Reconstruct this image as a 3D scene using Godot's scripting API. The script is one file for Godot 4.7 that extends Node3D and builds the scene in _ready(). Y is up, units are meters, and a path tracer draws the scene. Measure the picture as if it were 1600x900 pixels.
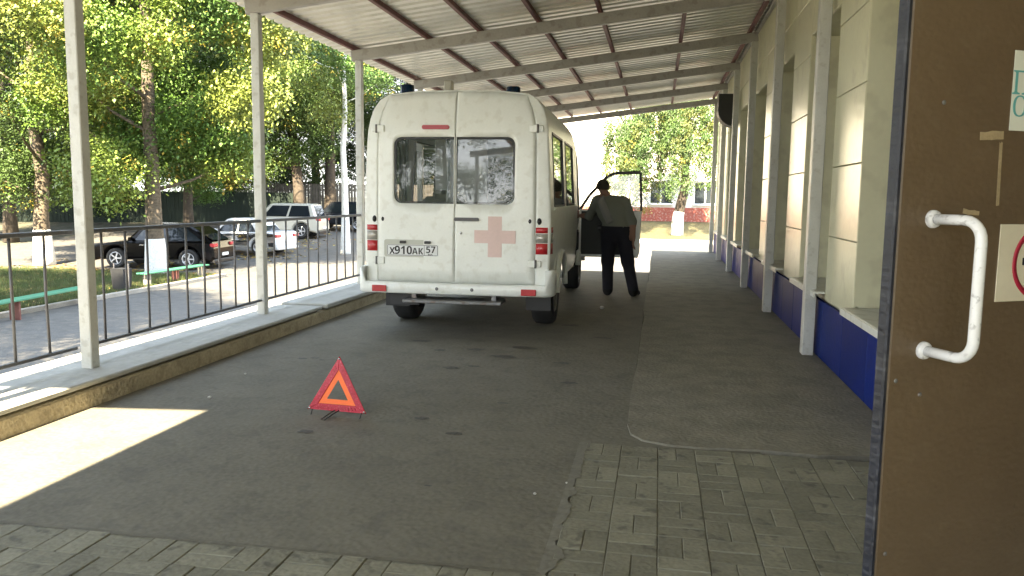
extends Node3D
# ---------------------------------------------------------------- helpers
var M := {}
var taken := {}
var rng := RandomNumberGenerator.new()

func numbered(n: String) -> String:
	if not taken.has(n):
		taken[n] = 0
		return n
	taken[n] += 1
	return "%s_%03d" % [n, taken[n]]

func tag(o, label: String, category: String, group := "", kind := ""):
	if label != "": o.set_meta("label", label)
	if category != "": o.set_meta("category", category)
	if group != "": o.set_meta("group", group)
	if kind != "": o.set_meta("kind", kind)
	return o

func thing(called: String, label: String, category: String, at := Vector3.ZERO, turn := 0.0, group := "") -> Node3D:
	var o := Node3D.new()
	o.name = numbered(called)
	add_child(o)
	o.position = at
	o.rotation.y = turn
	tag(o, label, category, group)
	return o

func node(called: String, parent: Node) -> Node3D:
	var o := Node3D.new()
	o.name = called
	parent.add_child(o, true)
	return o

func S(smooth := false) -> SurfaceTool:
	var st := SurfaceTool.new()
	st.begin(Mesh.PRIMITIVE_TRIANGLES)
	st.set_smooth_group(0 if smooth else -1)
	return st

func fin(st: SurfaceTool) -> ArrayMesh:
	st.generate_normals()
	return st.commit()

func put(called: String, mesh: Mesh, m: Material, parent: Node = self) -> MeshInstance3D:
	var o := MeshInstance3D.new()
	o.name = numbered(called) if parent == self else called
	o.mesh = mesh
	o.material_override = m
	parent.add_child(o, true)
	return o

func obj(called: String, st: SurfaceTool, m: Material, parent: Node = self) -> MeshInstance3D:
	return put(called, fin(st), m, parent)

func struct(called: String, st: SurfaceTool, m: Material) -> MeshInstance3D:
	var o := obj(called, st, m)
	o.set_meta("kind", "structure")
	return o

func tri(st, a, b, c):
	st.add_vertex(a); st.add_vertex(b); st.add_vertex(c)

# quad facing n
func qf(st, a: Vector3, b: Vector3, c: Vector3, d: Vector3, n: Vector3):
	if (c - a).cross(b - a).dot(n) + (d - a).cross(c - a).dot(n) < 0:
		tri(st, a, c, b); tri(st, a, d, c)
	else:
		tri(st, a, b, c); tri(st, a, c, d)

func tf(st, a: Vector3, b: Vector3, c: Vector3, n: Vector3):
	if (c - a).cross(b - a).dot(n) < 0: tri(st, a, c, b)
	else: tri(st, a, b, c)

# box with chamfered edges
func box(st, c: Vector3, s: Vector3, ch := 0.0, B := Basis.IDENTITY):
	var h := s * 0.5
	ch = minf(ch, minf(h.x, minf(h.y, h.z)) * 0.9)
	if ch <= 0.0:
		for ax in 3:
			for sg in [-1.0, 1.0]:
				var n := Vector3.ZERO; n[ax] = sg
				var u := Vector3.ZERO; u[(ax + 1) % 3] = h[(ax + 1) % 3]
				var v := Vector3.ZERO; v[(ax + 2) % 3] = h[(ax + 2) % 3]
				var p: Vector3 = n * h[ax]
				qf(st, c + B * (p + u + v), c + B * (p - u + v), c + B * (p - u - v), c + B * (p + u - v), B * n)
		return
	for ax in 3:
		var a1 := (ax + 1) % 3
		var a2 := (ax + 2) % 3
		for sg in [-1.0, 1.0]:
			var n := Vector3.ZERO; n[ax] = sg
			var u := Vector3.ZERO; u[a1] = h[a1] - ch
			var v := Vector3.ZERO; v[a2] = h[a2] - ch
			var p: Vector3 = n * h[ax]
			qf(st, c + B * (p + u + v), c + B * (p - u + v), c + B * (p - u - v), c + B * (p + u - v), B * n)
			for s2 in [-1.0, 1.0]:   # edges along a2 between faces ax and a1
				var e1 := Vector3.ZERO; e1[ax] = sg * h[ax]; e1[a1] = s2 * (h[a1] - ch)
				var e2 := Vector3.ZERO; e2[ax] = sg * (h[ax] - ch); e2[a1] = s2 * h[a1]
				var nn := Vector3.ZERO; nn[ax] = sg; nn[a1] = s2
				qf(st, c + B * (e1 + v), c + B * (e2 + v), c + B * (e2 - v), c + B * (e1 - v), B * nn)
	for x in [-1.0, 1.0]:
		for y in [-1.0, 1.0]:
			for z in [-1.0, 1.0]:
				var n := Vector3(x, y, z)
				tf(st, c + B * Vector3(x * h.x, y * (h.y - ch), z * (h.z - ch)), c + B * Vector3(x * (h.x - ch), y * h.y, z * (h.z - ch)), c + B * Vector3(x * (h.x - ch), y * (h.y - ch), z * h.z), B * n)

func box1(called, c: Vector3, s: Vector3, m, parent, ch := 0.0, B := Basis.IDENTITY):
	var st := S()
	box(st, c, s, ch, B)
	return obj(called, st, m, parent)

# bar of rectangular section between two points
func bar(st, a: Vector3, b: Vector3, w: float, h: float, ch := 0.0):
	var d := (b - a).normalized()
	var up := Vector3.UP if absf(d.y) < 0.95 else Vector3.FORWARD
	var x := up.cross(d).normalized()
	var y := d.cross(x)
	box(st, (a + b) * 0.5, Vector3(w, h, (b - a).length()), ch, Basis(x, y, d))

# tube through points with radii
func tube(st, pts: Array, rad, sides := 10, caps := true):
	var rings := []
	var x := Vector3.ZERO
	for i in pts.size():
		var d: Vector3
		if i == 0: d = pts[1] - pts[0]
		elif i == pts.size() - 1: d = pts[i] - pts[i - 1]
		else: d = (pts[i + 1] - pts[i]).normalized() + (pts[i] - pts[i - 1]).normalized()
		d = d.normalized()
		if i == 0:
			x = d.cross(Vector3.UP if absf(d.y) < 0.9 else Vector3.RIGHT).normalized()
		else:
			x = (x - d * x.dot(d)).normalized()
		var y := d.cross(x)
		var r: float = rad[i] if rad is Array else rad
		var ring := PackedVector3Array()
		for k in sides:
			var a := TAU * k / sides
			ring.append(pts[i] + x * cos(a) * r + y * sin(a) * r)
		rings.append(ring)
	loft(st, rings, caps)

# rings of equal size, closed loops
func loft(st, rings: Array, caps := true):
	for i in rings.size() - 1:
		var A: PackedVector3Array = rings[i]
		var Bq: PackedVector3Array = rings[i + 1]
		var ca := cen(A)
		var cb := cen(Bq)
		var n := A.size()
		for k in n:
			var k2 := (k + 1) % n
			qf(st, A[k], A[k2], Bq[k2], Bq[k], (A[k] + A[k2] + Bq[k] + Bq[k2]) * 0.25 - (ca + cb) * 0.5)
	if caps:
		for e in [0, rings.size() - 1]:
			var A: PackedVector3Array = rings[e]
			var c := cen(A)
			var o := c - cen(rings[1 if e == 0 else rings.size() - 2])
			for k in A.size():
				tf(st, c, A[k], A[(k + 1) % A.size()], o)

func cen(A: PackedVector3Array) -> Vector3:
	var c := Vector3.ZERO
	for p in A: c += p
	return c / A.size()

# lathe round the local z axis: profile of (radius, z)
func lathe(st, prof: Array, sides: int, at := Vector3.ZERO, B := Basis.IDENTITY):
	var rings := []
	for p in prof:
		var r := PackedVector3Array()
		for k in sides:
			var a := TAU * k / sides
			r.append(at + B * Vector3(cos(a) * p.x, sin(a) * p.x, p.y))
		rings.append(r)
	for i in rings.size() - 1:
		var dr: float = prof[i + 1].x - prof[i].x
		var dz: float = prof[i + 1].y - prof[i].y
		for k in sides:
			var k2 := (k + 1) % sides
			var a := TAU * (k + 0.5) / sides
			var n := B * Vector3(cos(a) * dz, sin(a) * dz, -dr)
			qf(st, rings[i][k], rings[i][k2], rings[i + 1][k2], rings[i + 1][k], n)

# prism of a polygon (in local x, y), thickness along z, bevelled
func prism(st, poly: PackedVector2Array, z0: float, z1: float, bev := 0.0, T := Transform3D.IDENTITY):
	if Geometry2D.is_polygon_clockwise(poly):
		poly = poly.duplicate()
		poly.reverse()
	var n := poly.size()
	var ins := PackedVector2Array()
	for i in n:
		var e1 := (poly[i] - poly[(i + n - 1) % n]).normalized()
		var e2 := (poly[(i + 1) % n] - poly[i]).normalized()
		var nrm := (Vector2(-e1.y, e1.x) + Vector2(-e2.y, e2.x))
		nrm = nrm.normalized() / maxf(0.35, nrm.normalized().dot(Vector2(-e2.y, e2.x)))
		ins.append(poly[i] + nrm * bev)
	var lay := [[ins, z0], [poly, z0 + bev], [poly, z1 - bev], [ins, z1]] if bev > 0.0 else [[poly, z0], [poly, z1]]
	for L in lay.size() - 1:
		for i in n:
			var j := (i + 1) % n
			var e := poly[j] - poly[i]
			var zz: float = 0.0 if lay.size() == 2 or L == 1 else (-e.length() if L == 0 else e.length())
			var out := Vector3(e.y, -e.x, zz)
			qf(st, T * Vector3(lay[L][0][i].x, lay[L][0][i].y, lay[L][1]), T * Vector3(lay[L][0][j].x, lay[L][0][j].y, lay[L][1]), T * Vector3(lay[L + 1][0][j].x, lay[L + 1][0][j].y, lay[L + 1][1]), T * Vector3(lay[L + 1][0][i].x, lay[L + 1][0][i].y, lay[L + 1][1]), T.basis * out)
	var cap: PackedVector2Array = lay[0][0]
	var idx := Geometry2D.triangulate_polygon(cap)
	for k in range(0, idx.size(), 3):
		for e in [[z0, -1.0], [z1, 1.0]]:
			tf(st, T * Vector3(cap[idx[k]].x, cap[idx[k]].y, e[0]), T * Vector3(cap[idx[k + 1]].x, cap[idx[k + 1]].y, e[0]), T * Vector3(cap[idx[k + 2]].x, cap[idx[k + 2]].y, e[0]), T.basis * Vector3(0, 0, e[1]))

func rrect(x0: float, y0: float, x1: float, y1: float, r: float, seg := 5) -> PackedVector2Array:
	var p := PackedVector2Array()
	for c in [[x1 - r, y1 - r, 0.0], [x0 + r, y1 - r, 0.5 * PI], [x0 + r, y0 + r, PI], [x1 - r, y0 + r, 1.5 * PI]]:
		for k in seg + 1:
			var a: float = c[2] + 0.5 * PI * k / seg
			p.append(Vector2(c[0] + cos(a) * r, c[1] + sin(a) * r))
	return p

# ---------------------------------------------------------------- materials
func noise(seed_: int, freq: float, oct := 4, type := FastNoiseLite.TYPE_SIMPLEX_SMOOTH) -> FastNoiseLite:
	var n := FastNoiseLite.new()
	n.seed = seed_; n.frequency = freq; n.fractal_octaves = oct; n.noise_type = type
	return n

func noise_bytes(seed_: int, freq: float, oct: int, px: int) -> PackedByteArray:
	var im := noise(seed_, freq, oct).get_seamless_image(px, px)
	im.convert(Image.FORMAT_L8)
	return im.get_data()

# base: linear colour. coarse / fine: relative variation. stain: [linear colour, threshold, strength]
func mat(base: Color, rough: float, coarse := 0.1, fine := 0.1, metres := 2.0, bump := 0.0, stain = null, px := 256, sd := 1, metal := 0.0, local := false) -> StandardMaterial3D:
	var m := StandardMaterial3D.new()
	m.roughness = rough
	m.metallic = metal
	if coarse <= 0.0 and fine <= 0.0:
		m.albedo_color = base.linear_to_srgb()
		return m
	var A := noise_bytes(sd, 0.012, 4, px)
	var F := noise_bytes(sd + 7, 0.16, 3, px)
	var D := noise_bytes(sd + 13, 0.03, 5, px)
	var out := PackedByteArray()
	out.resize(px * px * 3)
	for i in px * px:
		var k := 1.0 + coarse * (A[i] / 127.5 - 1.0) + fine * (F[i] / 127.5 - 1.0)
		var c := base * k
		if stain != null:
			var t: float = clampf((D[i] / 255.0 - stain[1]) * 6.0, 0.0, 1.0) * stain[2]
			c = c.lerp(stain[0], t)
		c = c.linear_to_srgb()
		out[i * 3] = int(clampf(c.r, 0, 1) * 255); out[i * 3 + 1] = int(clampf(c.g, 0, 1) * 255); out[i * 3 + 2] = int(clampf(c.b, 0, 1) * 255)
	m.albedo_texture = ImageTexture.create_from_image(Image.create_from_data(px, px, false, Image.FORMAT_RGB8, out))
	m.uv1_triplanar = true
	m.uv1_world_triplanar = not local
	m.uv1_scale = Vector3.ONE / metres
	if bump > 0.0:
		var im := noise(sd + 3, 0.12, 4).get_seamless_image(px, px)
		im.convert(Image.FORMAT_RGBA8)
		im.bump_map_to_normal_map(4.0)
		m.normal_enabled = true
		m.normal_texture = ImageTexture.create_from_image(im)
		m.normal_scale = bump
	return m

func plain(base: Color, rough: float, metal := 0.0) -> StandardMaterial3D:
	return mat(base, rough, 0.0, 0.0, 1.0, 0.0, null, 16, 1, metal)

func C3(r: float, g: float, b: float) -> Color:
	return Color(r, g, b)

func glass(tint: Color, alpha: float, rough := 0.02) -> StandardMaterial3D:
	var m := StandardMaterial3D.new()
	m.transparency = BaseMaterial3D.TRANSPARENCY_ALPHA
	m.albedo_color = Color(tint.linear_to_srgb(), alpha)
	m.roughness = rough
	return m

func make_materials():
	M.asphalt = mat(C3(.150, .140, .108), .88, .14, .16, 3.1, .12, [C3(.105, .10, .08), .60, .5], 512, 11)
	M.road = mat(C3(.088, .084, .076), .92, .18, .20, 4.3, .2, [C3(.13, .12, .10), .58, .6], 512, 21)
	M.slab = mat(C3(.190, .176, .135), .88, .20, .16, 2.3, .2, [C3(.245, .23, .185), .58, .5], 512, 31)
	M.paver = []
	for i in 4:
		M.paver.append(mat(C3(.205, .196, .145) * [1.0, .86, 1.10, .95][i], .85, .16, .16, 1.1, .15, [C3(.06, .057, .05), .70, .6], 256, 41 + i))
	M.joint = mat(C3(.115, .107, .083), .95, .2, .2, 1.0, .3, null, 128, 51)
	M.kerb = mat(C3(.42, .36, .245), .9, .18, .18, 2.6, .45, [C3(.27, .23, .155), .56, .6], 512, 61)
	M.kerb_top = mat(C3(.40, .40, .37), .85, .10, .07, 2.9, .12, [C3(.32, .32, .29), .58, .5], 256, 63)
	M.ground = mat(C3(.10, .095, .07), .95, .3, .3, 3.7, .4, [C3(.05, .06, .025), .5, .8], 256, 71)
	M.lawn = mat(C3(.055, .060, .022), .95, .35, .3, 2.9, .5, [C3(.12, .085, .04), .50, .8], 512, 73)
	M.post = mat(C3(.56, .56, .52), .45, .06, .05, .9, .1, [C3(.36, .34, .28), .66, .5], 256, 81)
	M.beam = mat(C3(.40, .385, .36), .5, .08, .05, 1.3, .1, [C3(.26, .23, .20), .64, .5], 256, 85)
	M.purlin = mat(C3(.16, .055, .05), .6, .15, .08, 1.0, .1, null, 128, 87)
	M.sheet = mat(C3(.68, .675, .625), .32, .06, .04, 2.2, 0.0, [C3(.46, .44, .37), .64, .4], 256, 91, .2)
	M.rail = mat(C3(.10, .10, .105), .5, .15, .10, .6, .15, [C3(.16, .10, .07), .68, .5], 128, 93)
	M.clad = []
	for i in 3:
		M.clad.append(mat(C3(.70, .68, .48) * [1.0, .95, 1.03][i], .30, .06, .03, 2.7, .03, [C3(.56, .53, .37), .60, .5], 256, 101 + i))
	M.plinth = []
	for i in 2:
		M.plinth.append(mat(C3(.004, .017, .135) * [1.0, 1.15][i], .42, .10, .05, 1.7, .03, [C3(.02, .03, .10), .66, .3], 256, 105 + i))
	for p in M.plinth: p.metallic_specular = .2
	M.clad_gap = plain(C3(.12, .115, .09), .9)
	M.reveal = mat(C3(.70, .68, .50), .5, .06, .04, 2.0, .05, null, 256, 108)
	M.sill = mat(C3(.66, .66, .60), .4, .06, .04, 1.0, .05, [C3(.4, .38, .3), .62, .5], 128, 109)
	M.frame_white = plain(C3(.7, .7, .68), .4)
	M.pane_dark = plain(C3(.02, .025, .03), .05)
	M.door = mat(C3(.135, .094, .054), .42, .10, .07, 1.3, .12, [C3(.165, .122, .075), .60, .4], 512, 111)
	M.seal = mat(C3(.018, .02, .03), .5, .3, .2, .4, .3, [C3(.10, .10, .11), .66, .5], 128, 113)
	M.handle = mat(C3(.78, .78, .78), .25, .03, .03, .3, .04, [C3(.12, .11, .12), .68, .9], 256, 115)
	M.sign = mat(C3(.70, .64, .48), .5, .05, .03, .5, 0.0, null, 128, 117)
	M.paper = mat(C3(.68, .70, .60), .7, .05, .03, .5, 0.0, null, 128, 118)
	M.tape = mat(C3(.36, .28, .16), .7, .2, .15, .2, .1, null, 128, 119)
	M.sign_red = plain(C3(.42, .02, .05), .4)
	M.sign_black = plain(C3(.02, .02, .025), .4)
	M.teal = plain(C3(.12, .38, .36), .6)
	M.van = mat(C3(.79, .81, .765), .30, .04, .025, 2.3, .015, [C3(.60, .59, .51), .60, .35], 512, 121, 0.0, true)
	M.van.clearcoat_enabled = true
	M.van.clearcoat = .5
	M.van_dark = plain(C3(.03, .03, .03), .6)
	M.rubber = mat(C3(.022, .022, .022), .8, .2, .2, .3, .3, null, 128, 123)
	M.black = plain(C3(.012, .012, .013), .45)
	M.red_lens = plain(C3(.46, .008, .014), .12)
	M.red_lens.clearcoat_enabled = true
	M.pink_lens = plain(C3(.40, .05, .06), .25)
	M.clear_lens = plain(C3(.42, .40, .36), .12, .3)
	M.cross = mat(C3(.70, .52, .48), .45, .05, .03, .8, 0.0, null, 128, 125, 0.0, true)
	M.plate = plain(C3(.74, .76, .76), .4)
	M.steel = mat(C3(.20, .20, .20), .45, .15, .1, .5, .2, [C3(.14, .09, .06), .6, .6], 128, 127, .5)
	M.chrome = plain(C3(.6, .6, .6), .2, .9)
	M.beacon = plain(C3(.004, .02, .05), .08)
	M.win = glass(C3(.10, .12, .12), .18)
	M.side_win = glass(C3(.03, .04, .035), .55)
	M.curtain = mat(C3(.52, .56, .58), .9, .08, .05, .6, .2, null, 128, 129)
	M.interior = plain(C3(.60, .63, .62), .7)
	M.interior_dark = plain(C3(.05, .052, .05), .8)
	M.seat_cloth = mat(C3(.16, .145, .13), .9, .15, .2, .3, .2, null, 128, 131)
	M.tri_red = mat(C3(.44, .012, .035), .22, .18, .12, .07, .25, [C3(.60, .12, .16), .60, .6], 128, 133)
	M.tri_orange = mat(C3(.95, .17, .03), .55, .04, .03, .3, 0.0, null, 64, 135)
	M.bark = mat(C3(.13, .105, .075), .95, .35, .3, .8, 1.0, [C3(.05, .042, .03), .52, .7], 256, 141)
	M.bark_dark = mat(C3(.06, .048, .036), .95, .35, .3, .8, 1.0, null, 256, 143)
	M.wash = mat(C3(.66, .66, .63), .9, .10, .12, .7, .6, [C3(.35, .33, .28), .64, .6], 256, 145)
	M.leaf = StandardMaterial3D.new()
	M.leaf.vertex_color_use_as_albedo = true
	M.leaf.roughness = .55
	M.leaf.backlight = Color(.75, .8, .35)
	M.litter = StandardMaterial3D.new()
	M.litter.vertex_color_use_as_albedo = true
	M.litter.roughness = .8
	M.green_paint = mat(C3(.045, .20, .115), .5, .12, .1, .5, .1, [C3(.11, .19, .13), .62, .5], 128, 147)
	M.concrete = mat(C3(.28, .26, .22), .9, .15, .15, .8, .4, null, 128, 149)
	M.fence = mat(C3(.006, .015, .009), .85, .1, .06, 1.4, .1, null, 128, 151)
	M.plank = mat(C3(.17, .155, .135), .9, .2, .2, .9, .4, null, 128, 153)
	M.plaster = mat(C3(.74, .72, .66), .9, .05, .05, 3.0, .2, null, 256, 155)
	M.red_base = mat(C3(.36, .10, .07), .9, .2, .15, 1.2, .3, [C3(.5, .36, .3), .58, .6], 256, 157)
	M.car_black = plain(C3(.0025, .0022, .0025), .15)
	M.car_white = plain(C3(.72, .73, .74), .2)
	M.car_beige = plain(C3(.50, .485, .42), .25, .15)
	M.car_grey = plain(C3(.012, .014, .018), .2)
	for k in ["car_white", "car_beige"]:
		M[k].clearcoat_enabled = true
	for k in ["car_black", "car_grey"]:
		M[k].metallic_specular = .3
	M.car_glass = plain(C3(.012, .016, .02), .04)
	M.alloy = plain(C3(.55, .55, .56), .3, .7)
	M.oil = mat(C3(.062, .058, .048), .7, .2, .3, .3, .1, null, 64, 159)
	M.pebble = plain(C3(.5, .48, .44), .9)
	M.body = StandardMaterial3D.new()
	M.body.vertex_color_use_as_albedo = true
	M.body.roughness = .85

# ---------------------------------------------------------------- terrain height outside the ramp
func H(z: float) -> float:
	if z > -27.0: return -1.5
	if z > -42.0: return lerpf(-1.5, -.75, (-27.0 - z) / 15.0)
	if z > -50.0: return lerpf(-.75, -.1, (-42.0 - z) / 8.0)
	return -.1

func ramp(z: float) -> float:
	if z > -14.0: return 0.0
	var t := clampf((-14.0 - z) / 14.0, 0, 1)
	return lerpf(0.0, H(-28.0) + .02, t * t * (3 - 2 * t))

func _ready():
	rng.seed = 20240
	# ------------------------------------------------ camera
	var cam := Camera3D.new()
	cam.name = "camera"
	add_child(cam)
	cam.position = Vector3(0, 1.4, 0)
	cam.rotation = Vector3(-.115, .1792, .0129)
	cam.fov = rad_to_deg(2.0 * atan(450.0 / 1250.0))
	cam.near = .05
	cam.far = 600.0
	cam.current = true
	# ------------------------------------------------ sky, sun, exposure
	var we := WorldEnvironment.new()
	we.name = "environment"
	var env := Environment.new()
	env.background_mode = Environment.BG_SKY
	var sm := ProceduralSkyMaterial.new()
	sm.sky_top_color = Color(.56, .61, .68)
	sm.sky_horizon_color = Color(.87, .87, .84)
	sm.ground_horizon_color = Color(.5, .5, .47)
	sm.ground_bottom_color = Color(.25, .24, .2)
	sm.sky_curve = .12
	sm.sun_angle_max = 1.0
	var sky := Sky.new()
	sky.sky_material = sm
	env.sky = sky
	env.tonemap_mode = Environment.TONE_MAPPER_LINEAR
	env.tonemap_exposure = 12.0
	env.sdfgi_enabled = true
	env.ssao_enabled = true
	env.ssil_enabled = true
	we.environment = env
	add_child(we)
	var sun := DirectionalLight3D.new()
	sun.name = "sun"
	sun.light_energy = 1.4
	sun.light_angular_distance = .5
	sun.light_color = Color(1, .93, .80)
	sun.shadow_enabled = true
	add_child(sun)
	sun.look_at_from_position(Vector3.ZERO, Vector3(.06, -1.0, -1.15), Vector3.UP)

	make_materials()
	build_ground()
	build_canopy()
	build_building()
	build_railings()
	build_entrance_door()
	build_van()
	build_triangle()
	build_person()
	build_street()
	build_trees()
	build_far()

# ---------------------------------------------------------------- ground, driveway, pavers
func sheet_z(x0: float, x1: float, zs: Array, h: Callable, skirt := 0.0) -> SurfaceTool:
	var st := S(true)
	for i in zs.size() - 1:
		qf(st, Vector3(x0, h.call(zs[i]), zs[i]), Vector3(x1, h.call(zs[i]), zs[i]), Vector3(x1, h.call(zs[i + 1]), zs[i + 1]), Vector3(x0, h.call(zs[i + 1]), zs[i + 1]), Vector3.UP)
	return st

func build_ground():
	var zs := [60.0, 20.0, 0.0, -27.0]
	for i in 24: zs.append(-27.0 - (i + 1))
	zs.append(-80.0); zs.append(-300.0)
	struct("ground", sheet_z(-300, 300, zs, func(z): return H(z) - .03), M.ground)
	# parking road beside the ramp
	var rz := [30.0, 0.0, -27.0, -30.0, -34.0, -38.0, -41.0]
	struct("road", sheet_z(-14.6, -4.2, rz, func(z): return H(z)), M.road)
	struct("parking_lane", sheet_z(-30.0, -14.6, [-25.3, -27.0, -30.0, -34.0, -38.0, -42.0, -46.0], func(z): return H(z) + .004), M.road)
	struct("road", sheet_z(-4.2, 30.0, [-21.5, -27.0, -30.0, -34.0, -38.0, -40.0], func(z): return H(z) + .004), M.road)
	struct("lawn", sheet_z(-60.0, -14.6, [30.0, 0.0, -25.3], func(z): return H(z) + .03), M.lawn)
	var zl := [-40.2]
	for i in 6: zl.append(-42.0 - i * 1.6)
	zl.append(-60.0)
	struct("lawn", sheet_z(-12.0, 40.0, zl, func(z): return H(z) + .06), M.lawn)
	var kb := S()
	box(kb, Vector3(14, H(-40.1) + .04, -40.1), Vector3(52, .3, .15), .02)
	struct("lawn_kerb", kb, M.plaster)
	kb = S()
	box(kb, Vector3(-14.6, -1.48, 2.3), Vector3(.12, .2, 55.0), .02)
	struct("lawn_kerb", kb, M.concrete)
	# driveway
	var dz := [8.0, -2.803, -6.0, -10.0, -14.0]
	for i in 14: dz.append(-15.0 - i)
	var dr := S(true)
	for i in dz.size() - 1:
		for seg in [[-3.58, -.37], [-.37, -.14], [-.14, 1.44]]:
			if seg[0] > -.2 and dz[i + 1] > -21.0 : continue
			if dz[i] > -2.8 : continue
			if seg[0] == -.37 and false: continue
			qf(dr, Vector3(seg[0], ramp(dz[i]), dz[i]), Vector3(seg[1], ramp(dz[i]), dz[i]), Vector3(seg[1], ramp(dz[i + 1]), dz[i + 1]), Vector3(seg[0], ramp(dz[i + 1]), dz[i + 1]), Vector3.UP)
	qf(dr, Vector3(-.14, 0, -4.44), Vector3(.6, 0, -4.44), Vector3(.6, 0, -6.0), Vector3(-.14, 0, -6.0), Vector3.UP)
	var drive := struct("driveway", dr, M.asphalt)
	var lip := S()
	var prev := Vector3.ZERO
	for i in 70:
		var z := -4.46 + i * .035
		var p := Vector3(-.352 + rng.randf_range(-.012, .014) + .012 * sin(i * .9) + (.03 if i in [41, 42, 43] else 0.0), .0085, z)
		if i > 0: qf(lip, prev, p, Vector3(-.40, .001, z), Vector3(-.40, .001, z - .035), Vector3.UP)
		prev = p
	for i in 92:
		var x := -3.57 + i * .035
		var p := Vector3(x, .0085, -2.785 + rng.randf_range(-.006, .006))
		if i > 0: qf(lip, prev, p, Vector3(x, .001, -2.83), Vector3(x - .035, .001, -2.83), Vector3.UP)
		prev = p
	obj("ragged_edge", lip, M.asphalt, drive)
	# oil drips, grit
	var drips := [[-2.93, -6.26, .05], [-2.84, -6.3, .045], [-2.75, -6.24, .03], [-1.42, -4.72, .05], [-1.14, -4.45, .045], [-1.62, -6.2, .07], [-1.45, -6.3, .05], [-.62, -5.9, .06], [-1.2, -7.2, .11], [-1.6, -7.0, .08], [-1.9, -6.9, .06], [-.75, -6.6, .07], [-1.0, -5.2, .035], [-1.05, -3.6, .02], [-2.0, -4.3, .05], [-1.3, -6.75, .10], [-2.2, -7.3, .09], [-.5, -7.9, .08], [-.9, -8.6, .1]]
	for d in drips:
		var st := S()
		var n := 14
		var ps := []
		for k in n:
			var r: float = d[2] * rng.randf_range(.55, 1.1)
			ps.append(Vector3(d[0] + cos(TAU * k / n) * r * 1.25, .0035, d[1] + sin(TAU * k / n) * r * .7))
		for k in n: tf(st, Vector3(d[0], .0035, d[1]), ps[k], ps[(k + 1) % n], Vector3.UP)
		obj("oil_stain", st, M.oil, drive)
	for d in [[-2.97, -4.88, .014], [-3.1, -5.6, .01], [-.53, -3.6, .009], [-.66, -10.0, .03], [-.4, -3.78, .006]]:
		var st := S(true)
		lathe(st, [Vector2(.001, -d[2] * .7), Vector2(d[2] * .8, -d[2] * .4), Vector2(d[2], 0), Vector2(d[2] * .6, d[2] * .5), Vector2(.001, d[2] * .7)], 7, Vector3(d[0], d[2] * .6, d[1]), Basis(Vector3.RIGHT, PI / 2))
		obj("stone_chip", st, M.pebble, drive)
	# raised walkway slab with worn front edge
	var sl := S()
	var edge := [Vector2(-.13, -21.4)]
	for i in 28: edge.append(Vector2(-.13 + rng.randf_range(-.012, .012) - i * .0004, -21.0 + i * .575))
	edge.append_array([Vector2(-.145, -4.85), Vector2(-.12, -4.66), Vector2(-.05, -4.55), Vector2(.10, -4.485), Vector2(.3, -4.47), Vector2(.6, -4.50), Vector2(.9, -4.475), Vector2(1.2, -4.52), Vector2(1.44, -4.49), Vector2(1.44, -21.4)])
	var pl := PackedVector2Array(edge)
	# plane x,z -> prism in x,y turned: local y = -z
	var p2 := PackedVector2Array()
	for e in pl: p2.append(Vector2(e.x, -e.y))
	prism(sl, p2, -1.6, .012, 0.0, Transform3D(Basis(Vector3(1, 0, 0), Vector3(0, 0, -1), Vector3(0, 1, 0)), Vector3.ZERO))
	struct("walkway", sl, M.slab)
	# pavers: basketweave of 0.2 x 0.1 stones
	paving("paving", -.36, 1.44, -4.44, 1.2, -1.75)
	paving("paving", -3.56, -.36, -2.80, 1.2, -2.0)
	# concrete base under the walkway and pavers
	var base := S()
	box(base, Vector3(-1.06, -.8, -.82), Vector3(5.0, 1.56, 11.9))
	struct("ramp_base", base, M.joint)

func paving(called: String, x0: float, x1: float, z0: float, z1: float, near: float):
	# z0 far edge, pieces down to 'near' are single stones, the rest one mesh
	var bed := S()
	box(bed, Vector3((x0 + x1) / 2, -.0085, (z0 + z1) / 2), Vector3(x1 - x0, .021, z1 - z0))
	var root := struct(called, bed, M.joint)
	var u := .2
	var g := .0026
	var shared := {}
	var rest := S()
	var nx := int(ceil((x1 - x0) / u))
	var nz := int(ceil((z1 - z0) / u))
	for i in nx:
		for j in nz:
			for k in 2:
				var along := (i + j) % 2 == 0
				var w := u / 2 if along else u
				var d := u if along else u / 2
				var cx := x0 + i * u + (u / 4 + k * u / 2 if along else u / 2)
				var cz := z0 + j * u + (u / 2 if along else u / 4 + k * u / 2)
				var xa := maxf(cx - w / 2, x0)
				var xb := minf(cx + w / 2, x1)
				if xb - xa < .03: continue
				var sz := Vector3(xb - xa - g, .03, d - g)
				var c := Vector3((xa + xb) / 2, -.009 + rng.randf_range(-.0018, .0028), cz)
				if cz > near:
					box(rest, c, sz)
					continue
				var key := "%.3f_%.3f" % [sz.x, sz.z]
				if not shared.has(key):
					var st := S()
					box(st, Vector3.ZERO, sz, .003)
					shared[key] = fin(st)
				var o := put("paver", shared[key], M.paver[rng.randi() % 4], root)
				o.position = c
				o.rotation = Vector3(rng.randf_range(-.006, .006), rng.randf_range(-.008, .008), rng.randf_range(-.006, .006))
	var r := obj("pavers", rest, M.paver[0], root)
	r.set_meta("kind", "stuff")

# ---------------------------------------------------------------- canopy
func yb(x: float) -> float:
	return 3.12 + .121 * (x + 4.0)

const BZ := [3.9, 1.15, -2.0, -4.86, -7.48, -10.23, -12.98, -15.73, -18.48, -21.23]

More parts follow.
